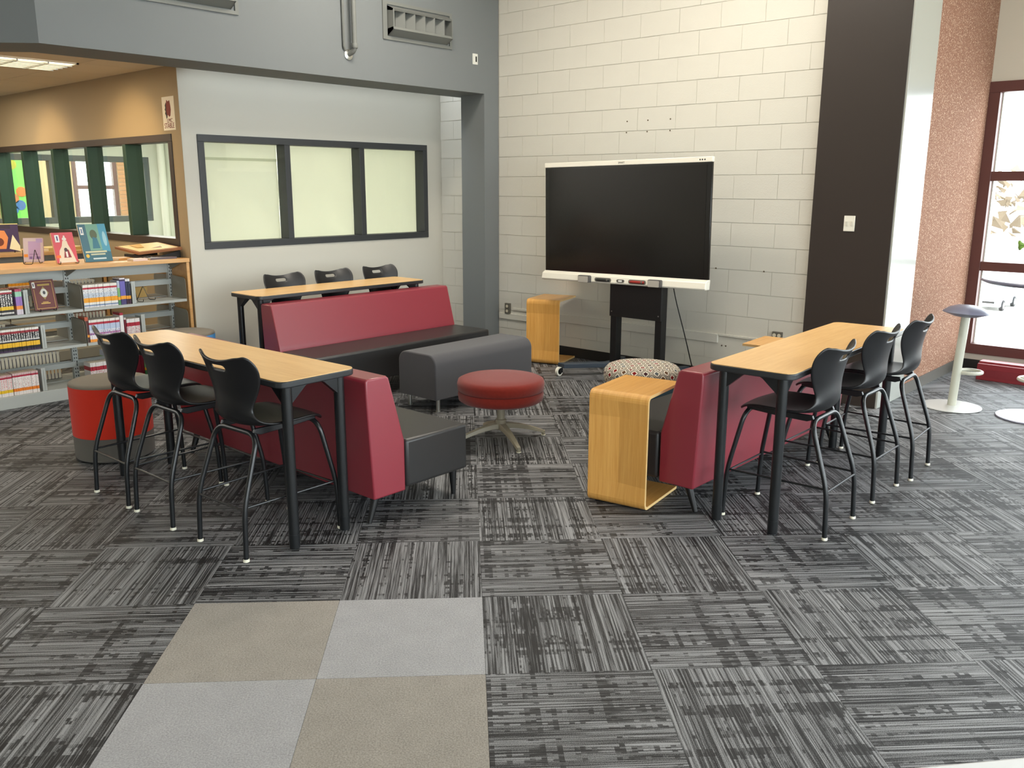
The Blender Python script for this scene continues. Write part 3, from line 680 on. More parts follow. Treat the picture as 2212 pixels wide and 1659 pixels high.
# ---- charcoal ottoman bench
t = thing('ottoman', 'long charcoal fabric ottoman with chrome feet in front of the far sofa', 'ottoman', (-5.015, 5.04, 0))
ot = []
for cx, cz, r_, a0 in ((0.215, 0.105, 0.012, -90), (0.215, 0.46, 0.085, 0), (-0.215, 0.46, 0.085, 90), (-0.215, 0.105, 0.012, 180)):
    ccx = cx - math.copysign(r_, cx); ccz = cz + (r_ if cz < 0.2 else -r_)
    for k in range(9):
        a = math.radians(a0 + 90 * k / 8); ot.append((ccx + r_ * math.cos(a), ccz + r_ * math.sin(a)))
b = MB(); b.prism(ot, -0.57, 0.57, 'y'); b.build('cushion', m_char, t, bevel=0.04, seg=5, ang=40)
for sx in (-1, 1):
    for sy in (-1, 1):
        lg = MB(); lg.tube([(sx * .165, sy * .50, 0.108), (sx * .165, sy * .50, 0.008)], 0.0165, 16); lg.lathe([(0.02, 0), (0.022, 0.003), (0.022, 0.008), (0.012, 0.010)], 16, (sx * .165, sy * .50, 0)); lg.build('leg', m_chrome, t)
# ---- rust red pedestal stool
t = thing('pedestal_stool', 'round rust-red swivel stool on a pale four-star base', 'stool', (-3.96, 4.30, 0), 0)
b = MB(); b.lathe([(0.0, 0.275), (0.27, 0.285), (0.292, 0.30), (0.297, 0.34), (0.290, 0.362), (0.299, 0.37), (0.302, 0.41), (0.295, 0.435), (0.27, 0.447), (0.15, 0.452), (0.0, 0.453)], 56); b.build('cushion', m_brick, t, ang=60)
sm = MB(); sm.tube([(0.2915 * math.cos(a * PI / 24), 0.2915 * math.sin(a * PI / 24), 0.366) for a in range(49)], 0.004, 6); sm.build('piping', mat('dark_rust_thread', (84, 26, 22), 0.9), t)
b = MB(); b.lathe([(0.0, 0.08), (0.038, 0.08), (0.038, 0.15), (0.028, 0.155), (0.028, 0.27), (0.09, 0.272), (0.09, 0.285), (0, 0.285)], 28); b.build('post', m_putty, t, ang=30)
for k in range(4):
    a = math.radians(-26 + 90 * k); L = 0.325; ca, sa = math.cos(a), math.sin(a); b = MB(); n = 7; vs = []; fs = []
    for i in range(n):
        u = i / (n - 1); r = 0.02 + u * (L - 0.02); z = 0.125 - 0.085 * u ** 1.6; wv = 0.030 - 0.013 * u; hh = 0.038 - 0.016 * u
        for (dx, dz) in ((-wv, -hh), (wv, -hh), (wv * .75, 0), (-wv * .75, 0)): vs.append((r * ca - dx * sa, r * sa + dx * ca, z + dz))
    for i in range(n - 1):
        for q in range(4): fs.append((i * 4 + q, i * 4 + (q + 1) % 4, (i + 1) * 4 + (q + 1) % 4, (i + 1) * 4 + q))
    fs += [(3, 2, 1, 0), ((n - 1) * 4, (n - 1) * 4 + 1, (n - 1) * 4 + 2, (n - 1) * 4 + 3)]
    b.add(vs, fs); l = b.build('leg', m_putty, t, bevel=0.004)
    g = MB(); g.tube([(L * ca, L * sa, 0.036), (L * ca, L * sa, 0.006)], 0.013, 12); g.build('foot', m_putty, l)
    g = MB(); g.lathe([(0.014, 0), (0.016, 0.002), (0.016, 0.006)], 12, (L * ca, L * sa, 0)); g.build('glide', m_glide, l)
# ---- patterned drum
t = thing('drum_stool', 'round drum seat with quatrefoil patterned cushion over a slate blue base', 'stool', (-3.40, 5.20, 0))
R = 0.285; prof = [(0.0, 0.492, 0), (0.08, 0.492, .08), (0.16, 0.489, .16), (0.22, 0.482, .22), (0.250, 0.470, .255), (0.270, 0.448, .285), (0.277, 0.42, .315), (0.277, 0.39, .345), (0.272, 0.362, .373), (0.262, 0.352, .386)]
seg = 48; vs = []; fs = []; uvs = []
for (r, z, q) in prof: vs += [(r * math.cos(2 * PI * k / seg), r * math.sin(2 * PI * k / seg), z) for k in range(seg)]
for i in range(len(prof) - 1):
    for k in range(seg):
        k2 = (k + 1) % seg; fs.append((i * seg + k, (i + 1) * seg + k, (i + 1) * seg + k2, i * seg + k2))
        if prof[i + 1][0] < 0.25 and i < 4: uvs += [(vs[j][0], vs[j][1]) for j in fs[-1]]
        else:
            a0, a1 = 2 * PI * k / seg * R, 2 * PI * (k + 1) / seg * R; uvs += [(a0, prof[i][2]), (a0, prof[i + 1][2]), (a1, prof[i + 1][2]), (a1, prof[i][2])]
me = bpy.data.meshes.new('cushion'); me.from_pydata(vs, [], fs); me.materials.append(m_lattice); ul = me.uv_layers.new(name='uv')
for i, (a, b_) in enumerate(uvs): ul.data[i].uv = (a, b_)
me.polygons.foreach_set('use_smooth', [True] * len(fs)); me.update()
o = bpy.data.objects.new('cushion', me); COL.objects.link(o); o.parent = t
b = MB(); b.lathe([(0.0, 0.02), (0.255, 0.02), (0.262, 0.03), (0.264, 0.345), (0.258, 0.356), (0, 0.356)], 48); b.build('base', m_slate, t)
b = MB(); b.lathe([(0.0, 0), (0.24, 0), (0.24, 0.02), (0, 0.02)], 32); b.build('plinth', m_steel, t)
# ---- two drum seats at left
def drum(name, label, loc, body, rb=0.243):
    t = thing(name, label, 'stool', loc)
    b = MB(); b.lathe([(0.0, 0.512), (rb - 0.03, 0.51), (rb - 0.006, 0.504), (rb, 0.494), (rb, 0.488), (0, 0.488)], 48); b.build('seat_top', m_taupe, t, ang=60)
    b = MB(); b.lathe([(0.0, 0.165), (rb, 0.165), (rb + 0.001, 0.33), (rb, 0.488), (0, 0.488)], 48); b.build('upper_band', body, t)
    b = MB(); b.lathe([(0.0, 0.012), (rb - 0.008, 0.012), (rb - 0.002, 0.02), (rb - 0.001, 0.164), (0, 0.164)], 48); b.build('lower_band', m_greyfab, t)
    b = MB(); b.lathe([(0.0, 0), (rb - 0.03, 0), (rb - 0.03, 0.012), (0, 0.012)], 32); b.build('plinth', m_steel, t)
    return t
drum('drum_stool', 'orange-red drum seat with grey lower band beside the left stools', (-5.62, 2.35, 0), m_orange)
drum('drum_stool', 'sky blue drum seat with taupe top behind the left high table', (-7.02, 3.62, 0), m_skyblue)
# ---- interactive display on mobile stand
t = thing('display_stand', 'black mobile stand with castors under the large display', 'stand', (-4.39, 6.6, 0))
MB().box(-0.31, 0.0, 0.555, 0.245, 0.02, 1.30).build('front_panel', m_steel, t, bevel=0.002)
for x in (-0.31, 0.177):
    MB().box(x, 0.02, 0.10, x + 0.068, 0.105, 1.45).build('post', m_steel, t, bevel=0.003)
for (x, z) in ((-0.285, 0.60), (0.222, 0.60)):
    g = MB(); g.tube([(x, 0.0, z), (x, -0.003, z)], 0.006, 10); g.build('screw', m_chrome, t)
MB().box(-0.33, 0.00, 0.075, 0.27, 0.12, 0.11).build('cross_bar', m_bluesteel, t, bevel=0.004)
for sx, xp in ((-1, -0.29), (1, 0.225)):
    xe = -0.60 if sx < 0 else 0.53
    b = MB(); b.prism([(xp - 0.06, 0.10), (xp + 0.06, 0.10), (xp + 0.05, 0.0), (xe + 0.045, -0.36), (xe - 0.045, -0.34), (xp - 0.07, 0.0)] if sx < 0 else [(xp - 0.06, 0.10), (xp + 0.06, 0.10), (xp + 0.07, 0.0), (xe + 0.045, -0.34), (xe - 0.045, -0.36), (xp - 0.05, 0.0)], 0.072, 0.115, 'z'); b.build('base_leg', m_bluesteel, t, bevel=0.004)
    b = MB(); b.prism([(xp - 0.05, 0.10), (xp + 0.05, 0.10), (xp + sx * 0.1 + 0.03, 0.36), (xp + sx * 0.1 - 0.03, 0.36)], 0.072, 0.11, 'z'); b.build('base_leg', m_bluesteel, t, bevel=0.004)
    for (cx, cy) in ((xe, -0.36), (xp + sx * 0.1, 0.345)):
        c = MB(); c.lathe([(0.012, 0.03), (0.012, 0.075), (0.02, 0.075), (0.02, 0.068), (0.012, 0.066)], 12, (cx, cy, 0)); c.box(cx - 0.022, cy - 0.03, 0.03, cx - 0.017, cy + 0.012, 0.072); c.box(cx + 0.017, cy - 0.03, 0.03, cx + 0.022, cy + 0.012, 0.072); fk = c.build('castor', m_steel, t)
        wv = MB(); wv.tube([(cx - 0.013, cy - 0.018, 0.042), (cx + 0.013, cy - 0.018, 0.042)], 0.042, 24); wv.build('wheel', m_tvwhite, fk)
        wv = MB(); wv.tube([(cx - 0.016, cy - 0.018, 0.042), (cx + 0.016, cy - 0.018, 0.042)], 0.027, 20); wv.build('hub', m_bezel, fk)
DT = thing('display', 'large dark interactive display with white top and pen tray', 'display', (-4.50, 6.50, 0))
DT.rotation_euler = (0, math.radians(-0.9), 0)
zc = 0.0; W2 = 0.885
b = MB(); b.box(-W2 + 0.004, 0.0, 0.945, W2 - 0.004, 0.026, 1.93); b.build('body', m_bezel, DT, bevel=0.004)
MB().box(-0.62, 0.026, 1.02, 0.62, 0.085, 1.80).build('rear_housing', m_steel, DT, bevel=0.01)
MB().box(-W2 + 0.05, -0.0025, 0.975, W2 - 0.05, 0.0, 1.895).build('screen', m_screen, DT, smooth=False)
b = MB(); b.box(-W2, -0.006, 1.914, W2, 0.030, 1.957); tp = b.build('top_trim', m_tvwhite, DT, bevel=0.004)
text('SMART', 0.022, m_greyfab, DT, (-0.01, -0.0068, 1.935), (PI / 2, 0, 0), 'logo')
for k in range(3):
    g = MB(); g.tube([(0.77 + 0.022 * k, -0.0075, 1.935), (0.77 + 0.022 * k, -0.005, 1.935)], 0.006, 10); g.build('sensor', m_bezel, DT)
b = MB(); b.prism([(-0.006, 0.956), (-0.044, 0.936), (-0.056, 0.884), (-0.048, 0.872), (0.02, 0.872), (0.03, 0.956)], -W2 - 0.002, W2 + 0.002, 'x'); tr = b.build('pen_tray', m_tvwhite, DT, bevel=0.006, seg=3)
def tray_item(nm, x, wd, hh, m, m2=None, dep=0.02):
    b = MB(); b.prism(rrect(x - wd / 2, 0.905 - hh / 2, x + wd / 2, 0.905 + hh / 2, min(hh * .35, 0.012), 3), -0.058 - dep, -0.05, 'y')
    return b
for x, lab in ((-0.36, 'grey board eraser at the left of the pen tray'), (0.403, 'grey board eraser at the right of the pen tray')):
    e = thing('eraser', lab, 'eraser', (-4.5, 6.5, 0.0), group='board erasers'); e.rotation_euler = DT.rotation_euler
    tray_item('eraser', x, 0.135, 0.066, None, dep=0.022).build('body', mat('eraser_grey', (92, 90, 88), .6), e, bevel=0.003)
    b = MB(); b.prism(rrect(x - 0.062, 0.875, x + 0.05, 0.93, 0.006, 2), -0.084, -0.079, 'y'); b.build('felt_pad', mat('felt_grey', (176, 170, 160), .9), e)
for x, c_, lab in ((-0.161, (40, 42, 40), 'black stylus pen in the tray under the display'), (0.21, (150, 36, 30), 'red stylus pen in the tray under the display')):
    e = thing('stylus', lab, 'pen', (-4.5, 6.5, 0.0)); e.rotation_euler = DT.rotation_euler
    b = MB(); b.tube([(x - 0.075, -0.062, 0.905), (x - 0.06, -0.062, 0.905), (x + 0.07, -0.062, 0.905), (x + 0.08, -0.062, 0.905)], [0.004, 0.012, 0.013, 0.008], 14); b.build('barrel', mat('pen%d' % int(c_[0]), c_, 0.4), e)
    b = MB(); b.tube([(x + 0.05, -0.0625, 0.905), (x + 0.066, -0.0625, 0.905)], 0.0142, 14); b.build('cap', m_greyfab, e)
    s = MB(); s.prism(rrect(x - 0.09, 0.886, x + 0.092, 0.924, 0.018, 5), -0.0575, -0.05, 'y'); s.build('pen_slot', mat('slot_grey', (120, 116, 108), .6), DT)
s = MB(); s.prism(rrect(-0.007, 0.892, 0.073, 0.918, 0.012, 5), -0.0585, -0.05, 'y'); s.build('button_slot', m_greyfab, DT)
s = MB(); s.prism(rrect(0.013, 0.898, 0.053, 0.912, 0.006, 4), -0.0605, -0.058, 'y'); s.build('button', mat('white_button', (245, 245, 240), .3), DT)
cb = MB(); cb.tube(rpath([(-4.12, 6.72, 0.95), (-4.09, 6.75, 0.75), (-4.00, 6.80, 0.40), (-3.95, 6.86, 0.12), (-3.90, 6.92, 0.006), (-3.5, 6.98, 0.006)], 0.1, 6), 0.005, 8)
tag(cb.build('power_cable', m_bezel), 'thin black cable hanging behind the display to the floor', 'cable')
# ---- wall fittings
ra = thing('cable_raceway', 'painted cable raceway running along the foot of the block wall', 'raceway', (0, 0, 0))
yv = VT
MB().box(-6.49, yv - 0.016, 0.308, -5.80, yv + 0.004, 0.372).build('channel', m_block, ra, bevel=0.003)
MB().box(-6.29, yv - 0.012, 0.415, -5.80, yv + 0.004, 0.436).build('channel', m_block, ra, bevel=0.002)
MB().box(-5.80, yv - 0.018, 0.352, -3.80, yv + 0.004, 0.432).build('channel', m_block, ra, bevel=0.003)
MB().box(-3.80, yv - 0.012, 0.418, -2.99, yv + 0.004, 0.436).build('channel', m_block, ra, bevel=0.002)
def outlet(label, x0, x1, z0, z1, y=yv, horiz=False):
    t = thing('outlet', label, 'outlet', ((x0 + x1) / 2, y, (z0 + z1) / 2)); wx, wz = (x1 - x0) / 2, (z1 - z0) / 2
    MB().box(-wx, -0.024, -wz, wx, 0.004, wz).build('cover_plate', mat('dull_steel', (110, 106, 96), 0.45, metal=0.4), t, bevel=0.002)
    for s_ in (-1, 1):
        c = (s_ * wx * .5, 0) if horiz else (0, s_ * wz * .45)
        b = MB(); b.prism([(c[0] + 0.016 * math.cos(a * PI / 6), c[1] + 0.016 * math.sin(a * PI / 6)) for a in range(12)], -0.027, -0.023, 'y'); b.build('socket', mat('ivory_plastic', (206, 198, 176), .5), t)
outlet('double outlet on the block wall beside the grey pilaster', -6.396, -6.327, 0.368, 0.484)
outlet('double outlet low on the block wall above the right sofa', -3.277, -3.19, 0.455, 0.515, horiz=True)
outlet('small blank plate on the block wall behind the bent maple side table', -5.70, -5.65, 0.32, 0.39)
for k, (x, z) in enumerate(((-4.865, 2.325), (-4.635, 2.325), (-4.395, 2.325), (-4.87, 2.225), (-4.64, 2.225), (-4.395, 2.225), (-3.86, 1.02), (-3.40, 1.02), (-3.76, .33), (-3.72, .33))):
    g = MB(); g.prism([(x + 0.007 * math.cos(a * PI / 4), z + 0.007 * math.sin(a * PI / 4)) for a in range(8)], yv - 0.0015, yv + 0.006, 'y'); g.build('screw_hole', mat('hole_brown', (92, 80, 62), .9), wall_tv, smooth=False)
sw_ = thing('light_switch', 'white switch plate on the flat black panel', 'switch', (-2.667, 6.95, 1.449))
MB().box(-0.043, -0.008, -0.06, 0.043, 0.001, 0.06).build('plate', mat('switch_white', (226, 222, 208), .4), sw_, bevel=0.002)
for x in (-0.02, 0.02): MB().box(x - 0.007, -0.014, -0.018, x + 0.007, -0.007, 0.018).build('rocker', mat('switch_white2', (206, 202, 188), .4), sw_, bevel=0.001)
th_ = thing('wall_sensor', 'small white plate with a dark slot high on the grey bulkhead', 'sensor', (-6.505, 6.68, 2.986))
MB().box(-0.001, -0.035, -0.052, 0.008, 0.035, 0.052).build('plate', mat('plate_white', (214, 214, 206), .4), th_, bevel=0.002)
MB().box(0.007, 0.002, -0.026, 0.011, 0.018, 0.026).build('slot', m_bezel, th_, smooth=False)
def vent(label, yc):
    t = thing('air_vent', label, 'vent', (-6.505, yc, 3.205)); m = m_frame_thin
    hw, hh = 0.435, 0.165
    f = MB(); f.box(0, -hw, -hh, 0.012, hw, -hh + 0.028); f.box(0, -hw, hh - 0.028, 0.012, hw, hh); f.box(0, -hw, -hh + .028, 0.012, -hw + 0.05, hh - .028); f.box(0, hw - 0.03, -hh + .028, 0.012, hw, hh - .028); f.build('flange', m, t, smooth=False)
    a, c = 0.375, 0.13
    sl = MB(); sl.prism([(0.0, -c), (0.085, -c * .62), (0.075, -c * .45), (0.0, -c * .55)], -a, a, 'y'); sl.build('lower_lip', m, t, smooth=False)
    sl = MB(); sl.prism([(0.0, c), (0.085, c * .72), (0.075, c * .6), (0.0, c * .7)], -a, a, 'y'); sl.build('upper_lip', m, t, smooth=False)
    for y in (-a, a - 0.012): 
        sd_ = MB(); sd_.prism([(0.0, -c), (0.085, -c * .62), (0.085, c * .72), (0, c)], y, y + 0.012, 'y'); sd_.build('side_cheek', m, t, smooth=False)
    MB().box(0.0005, -a, -c * .6, 0.004, a, c * .7).build('back_plate', mat('vent_inner', (86, 86, 82), .7), t, smooth=False)
    for k in range(1, 6):
        y = -a + 2 * a * k / 6
        b = MB(); b.prism([(0.006, y - 0.035), (0.076, y + 0.02), (0.076, y + 0.025), (0.006, y - 0.030)], -c * .52, c * .66, 'z'); b.build('fin', m, t, smooth=False)
vent('grey air vent with angled fins at the right of the bulkhead', 5.915)
vent('grey air vent at the top edge of the bulkhead, left of the pipe', 3.575)
pi_ = thing('wall_pipe', 'grey conduit dropping down the bulkhead to an elbow', 'pipe', (-6.505, 5.10, 2.86))
MB().tube(rpath([(0.07, 0.0, 1.45), (0.07, 0.0, 0.03), (-0.0, -0.02, 0.0)], 0.06, 7), 0.021, 16).build('conduit', m_frame_thin, pi_)
g = MB(); g.lathe([(0.03, 0), (0.045, 0.002), (0.045, 0.008), (0.026, 0.014)], 24); g.build('flange', m_chrome, pi_, loc=(0, -0.02, 0), rot=(0, PI / 2, 0))
g = MB(); g.lathe([(0.026, 0.05), (0.028, 0.055), (0.028, 0.085), (0.026, 0.09)], 20, (0.07, 0, 0)); g.build('coupling', m_frame_thin, pi_)
MB().tube([(0.014, -0.075, 1.45), (0.014, -0.075, 0.06), (-0.0, -0.05, 0.03)], 0.013, 12).build('thin_pipe', m_frame_thin, pi_)
# poster
po = thing('poster', 'small poster reading LMC STABLE on the tan wall by the corner', 'poster', (-7.585, VA - 0.0045, 2.35))
MB().box(-0.107, -0.0015, -0.142, 0.107, 0, 0.142).build('sheet', mat('poster_paper', (236, 226, 206), .7), po, smooth=False)
hb = MB(); hb.prism([(-0.02, 0.115), (0.0, 0.10), (0.03, 0.11), (0.04, 0.07), (0.045, 0.03), (0.03, -0.02), (0.01, -0.03), (-0.01, -0.01), (-0.03, -0.03), (-0.045, 0.02), (-0.04, 0.06), (-0.03, 0.09)], -0.0025, -0.0015, 'y'); hb.build('emblem', mat('maroon_print', (122, 42, 34), .7), po, smooth=False)
hb = MB(); hb.prism([(-0.035, 0.095), (-0.055, 0.07), (-0.05, 0.05), (-0.062, 0.035), (-0.05, 0.02), (-0.06, 0.0), (-0.045, -0.015), (-0.04, -0.045), (-0.022, -0.03), (-0.038, 0.02), (-0.034, 0.06)], -0.0027, -0.0015, 'y'); hb.build('emblem_edge', m_bezel, po, smooth=False)  # dark edge printed along the left of the emblem
text('LMC', 0.05, MATS['maroon_print'], po, (0.015, -0.0022, -0.062), (PI / 2, 0, 0))
text('STABLE', 0.062, MATS['maroon_print'], po, (0.0, -0.0022, -0.105), (PI / 2, 0, 0), sx=0.86)
# ---- perch stools and window side things
def perch(label, loc, rz):
    t = thing('perch_stool', label, 'stool', loc, rz)
    b = MB(); b.lathe([(0.0, 0.0), (0.215, 0.0), (0.222, 0.004), (0.22, 0.010), (0.05, 0.016), (0, 0.016)], 48); b.build('base', m_basem, t)
    b = MB(); b.tube([(0, 0, 0.012), (0.018, 0, 0.40), (0.036, 0, 0.735)], 0.033, 20); b.build('post', m_perchm, t)
    b = MB(); pth = [(0.02, 0.0, 0.27)] + [(0.13 + 0.085 * math.cos(a), 0.085 * math.sin(a), 0.285) for a in [math.radians(q) for q in range(-150, 151, 25)]] ; pth[0] = (0.03, 0, 0.28)
    b.tube(pth, 0.014, 10); b.build('foot_ring', m_perchm, t)
    b = MB(); b.lathe([(0.0, -0.035), (0.09, -0.03), (0.17, -0.004), (0.178, 0.0), (0.172, 0.008), (0.13, 0.038), (0.07, 0.058), (0, 0.064)], 40, sx=1.0, sy=0.92); s = b.build('seat', m_perch, t, loc=(0.036, 0, 0.765), rot=(0, math.radians(3), 0)); return t
perch('lilac-grey perch stool on a pale disc base in front of the cork wall', (-1.905, 7.44, 0), math.radians(50))
ct = thing('cafe_table', 'tall round table by the window, cut off by the right edge of the photo', 'table', (-1.34, 7.47, 0))
b = MB(); b.lathe([(0.0, 1.025), (0.42, 1.025), (0.455, 1.04), (0.458, 1.05), (0.452, 1.058), (0, 1.058)], 64); b.build('tabletop', m_perch, ct)
b = MB(); b.tube([(0, 0, 0.01), (0, 0, 1.02)], 0.035, 20); b.lathe([(0.0, 0.995), (0.12, 1.01), (0.16, 1.03), (0, 1.03)], 24); b.build('column', m_perchm, ct)
b = MB(); b.lathe([(0.0, 0), (0.245, 0), (0.25, 0.005), (0.245, 0.012), (0.06, 0.02), (0, 0.02)], 48); b.build('base', m_perch, ct)
b = MB(); b.tube([(0.12 * math.cos(a * PI / 14), 0.12 * math.sin(a * PI / 14), 0.30) for a in range(29)], 0.013, 10); b.tube([(0.0, 0.0, 0.30), (-0.12, 0, 0.30)], 0.01, 8); b.build('foot_ring', m_perchm, ct)
pt = thing('potted_plant', 'leafy green plant in a pot on the tall window table', 'plant', (-1.40, 7.42, 1.0585))
b = MB(); b.lathe([(0.0, 0), (0.055, 0), (0.075, 0.12), (0.068, 0.12), (0.062, 0.10), (0, 0.10)], 24); b.build('pot', m_tvwhite, pt)
for k in range(9):
    a = math.radians(-95 + 40 * k + 10 * math.sin(k)); rr0 = 0.15 if k else 0.20; zz = 0.18 + 0.05 * (k % 3)
    tip = (rr0 * math.cos(a), rr0 * math.sin(a), zz + 0.02)
    b = MB(); b.tube([(0, 0, 0.1), (tip[0] * .5, tip[1] * .5, zz + 0.02), tip], 0.003, 6); s = b.build('stem', mat('stem_green', (90, 120, 50), .6), pt)
    b = MB(); vs = [(tip[0], tip[1], tip[2])]; m_ = 12
    for q in range(m_):
        aa = 2 * PI * q / m_; rr = 0.035 * (1 + 0.25 * math.cos(3 * aa)); vs.append((tip[0] + rr * math.cos(aa) * .6, tip[1] + rr * math.cos(aa + 1.2) * .6, tip[2] + rr * math.sin(aa)))
    b.add(vs, [(0, 1 + q, 1 + (q + 1) % m_) for q in range(m_)]); lo = b.build('leaf', mat('leaf_green', (132, 168, 72), .5), s); md = lo.modifiers.new('s', 'SOLIDIFY'); md.thickness = 0.002
hb = thing('floor_heater', 'long low maroon floor unit under the window', 'heater', (-0.55, 8.72, 0))
MB().box(-1.5, -0.02, 0.0, 1.6, 0.03, 0.15).build('front_panel', mat('maroon_panel', (134, 42, 48), 0.4), hb, bevel=0.004)
MB().box(-1.5, 0.03, 0.0, 1.6, 0.15, 0.165).build('housing', mat('maroon_panel', (134, 42, 48), 0.4), hb, bevel=0.004)
for k in range(8): MB().box(-1.42 + 0.37 * k, -0.024, 0.03, -1.42 + 0.37 * k + 0.3, -0.019, 0.10).build('panel_inset', mat('maroon_inset', (124, 38, 44), 0.45), hb, smooth=False)
# white table edge, bottom right
wt = thing('white_table', 'white table whose straight edge just shows at the lower right corner', 'table', (-0.02, 1.312, 0), math.radians(49.7))
b = MB(); b.prism(rrect(-0.6, -0.36, 0.6, 0.36 - 0.0, 0.05, 5), 0.712, 0.742, 'z'); b.build('tabletop', mat('cool_white_laminate', (222, 223, 224), 0.4), wt, bevel=0.006)
for sx in (-1, 1):
    for sy in (-1, 1):
        b = MB(); b.tube([(sx * .52, sy * .28, 0.0), (sx * .52, sy * .28, 0.712)], 0.02, 14); b.build('leg', m_perchm, wt)
# car outside
cr = thing('car', 'white parked car outside the window', 'car', (-14.2, 62.2, -5.8), math.radians(90))
m_car = mat('car_white', (206, 208, 212), 0.25, coat=0.6)
b = MB(); b.prism([(-2.2, 0.35), (-2.25, 0.75), (-2.0, 0.95), (-1.2, 1.02), (-0.5, 1.48), (0.9, 1.52), (1.7, 1.1), (2.2, 1.05), (2.25, 0.4), (2.0, 0.25), (-2.0, 0.25)], -0.88, 0.88, 'y'); b.build('body', m_car, cr, bevel=0.06, seg=3)
b = MB(); b.prism([(-1.12, 1.05), (-0.5, 1.45), (0.85, 1.47), (1.5, 1.12)], -0.885, 0.885, 'y'); b.build('side_window', mat('car_glass', (120, 150, 160), 0.1), cr)
b = MB(); b.prism([(-1.19, 1.03), (-0.55, 1.46), (-0.57, 1.47), (-1.22, 1.04)], -0.75, 0.75, 'y'); b.build('windscreen', MATS['car_glass'], cr)
for x in (-1.4, 1.4):
    for y in (-0.86, 0.86):
        b = MB(); b.tube([(x, y - 0.1, 0.33), (x, y + 0.1, 0.33)], 0.33, 24); wh = b.build('wheel', mat('tyre', (40, 40, 42), .8), cr)
        b = MB(); b.tube([(x, y - 0.105, 0.33), (x, y + 0.105, 0.33)], 0.2, 16); b.build('hubcap', m_chrome, wh)
MB().box(-2.27, -0.6, 0.5, -2.2, 0.6, 0.62).build('grille', m_bezel, cr, bevel=0.01)
hd = MB(); rng = random.Random(3)
for k in range(1100):
    x = rng.uniform(-45, 10); y = rng.uniform(78, 84); z = rng.uniform(-2.0, 3.0); r = rng.uniform(.3, .9)
    vs = [(x + r * rng.uniform(-1, 1), y + r * rng.uniform(-1, 1), z + r * rng.uniform(-1, 1)) for _ in range(4)]; hd.add(vs, [(0, 1, 2), (0, 2, 3), (0, 3, 1), (1, 3, 2)])
hg = hd.build('hedge', mat('dry_brush', (120, 106, 88), 0.9), smooth=False); tag(hg, 'pale bare brushwood bank far outside the window', 'hedge', kind='stuff')
# ================================================================ BOOKSHELVES
def spine(name, bands, glyph=None, page=(222, 212, 190)):
    """bands: [(fraction from bottom, colour), ...] on object-local z / height"""
    if name in MATS: return MATS[name]
    t = NT(name, 0.4, 0.5); xyz = t.sep(t.coord('Generated')); cr = t.n('ValToRGB'); cr.color_ramp.interpolation = 'CONSTANT'; el = cr.color_ramp.elements
    el[0].position = 0; el[0].color = lin(bands[0][1]); el[1].position = bands[1][0]; el[1].color = lin(bands[1][1])
    for p, c in bands[2:]: e = el.new(p); e.color = lin(c)
    t.put(xyz[2], cr.inputs[0]); col = cr.outputs[0]
    if glyph:
        z0, z1, gc, thr = glyph; W = t.math('MULTIPLY', t.n('ObjectInfo').outputs['Random'], 30)
        nz = t.noise(t.comb(t.math('MULTIPLY', xyz[1], 3), 0, t.math('MULTIPLY', xyz[2], 34)), 1.0, 1, W)
        f = t.math('MULTIPLY', t.math('GREATER_THAN', nz, thr), t.math('MULTIPLY', t.math('GREATER_THAN', xyz[2], z0), t.math('LESS_THAN', xyz[2], z1)))
        cen = t.math('LESS_THAN', t.math('ABSOLUTE', t.math('SUBTRACT', xyz[1], 0.5)), 0.3)
        col = t.mix(t.math('MULTIPLY', f, cen), col, lin(gc))
    t.color(col); return t.m
m_page = mat('book_pages', (226, 214, 188), 0.9)
def book_mesh(name, t_, h_, d_, m):
    e = 0.0012; mb = MB()
    mb.box(-0.004, -t_ / 2, 0, 0.0, t_ / 2, h_)                    # spine
    mb.box(-d_, -t_ / 2, 0, -0.004, -t_ / 2 + e, h_); mb.box(-d_, t_ / 2 - e, 0, -0.004, t_ / 2, h_)   # boards
    mb.box(-d_ + 0.004, -t_ / 2 + e, 0.003, -0.004, t_ / 2 - e, h_ - 0.003, 1)
    return mb.mesh(name, [m, m_page], smooth=False)
WHT = (228, 224, 216)
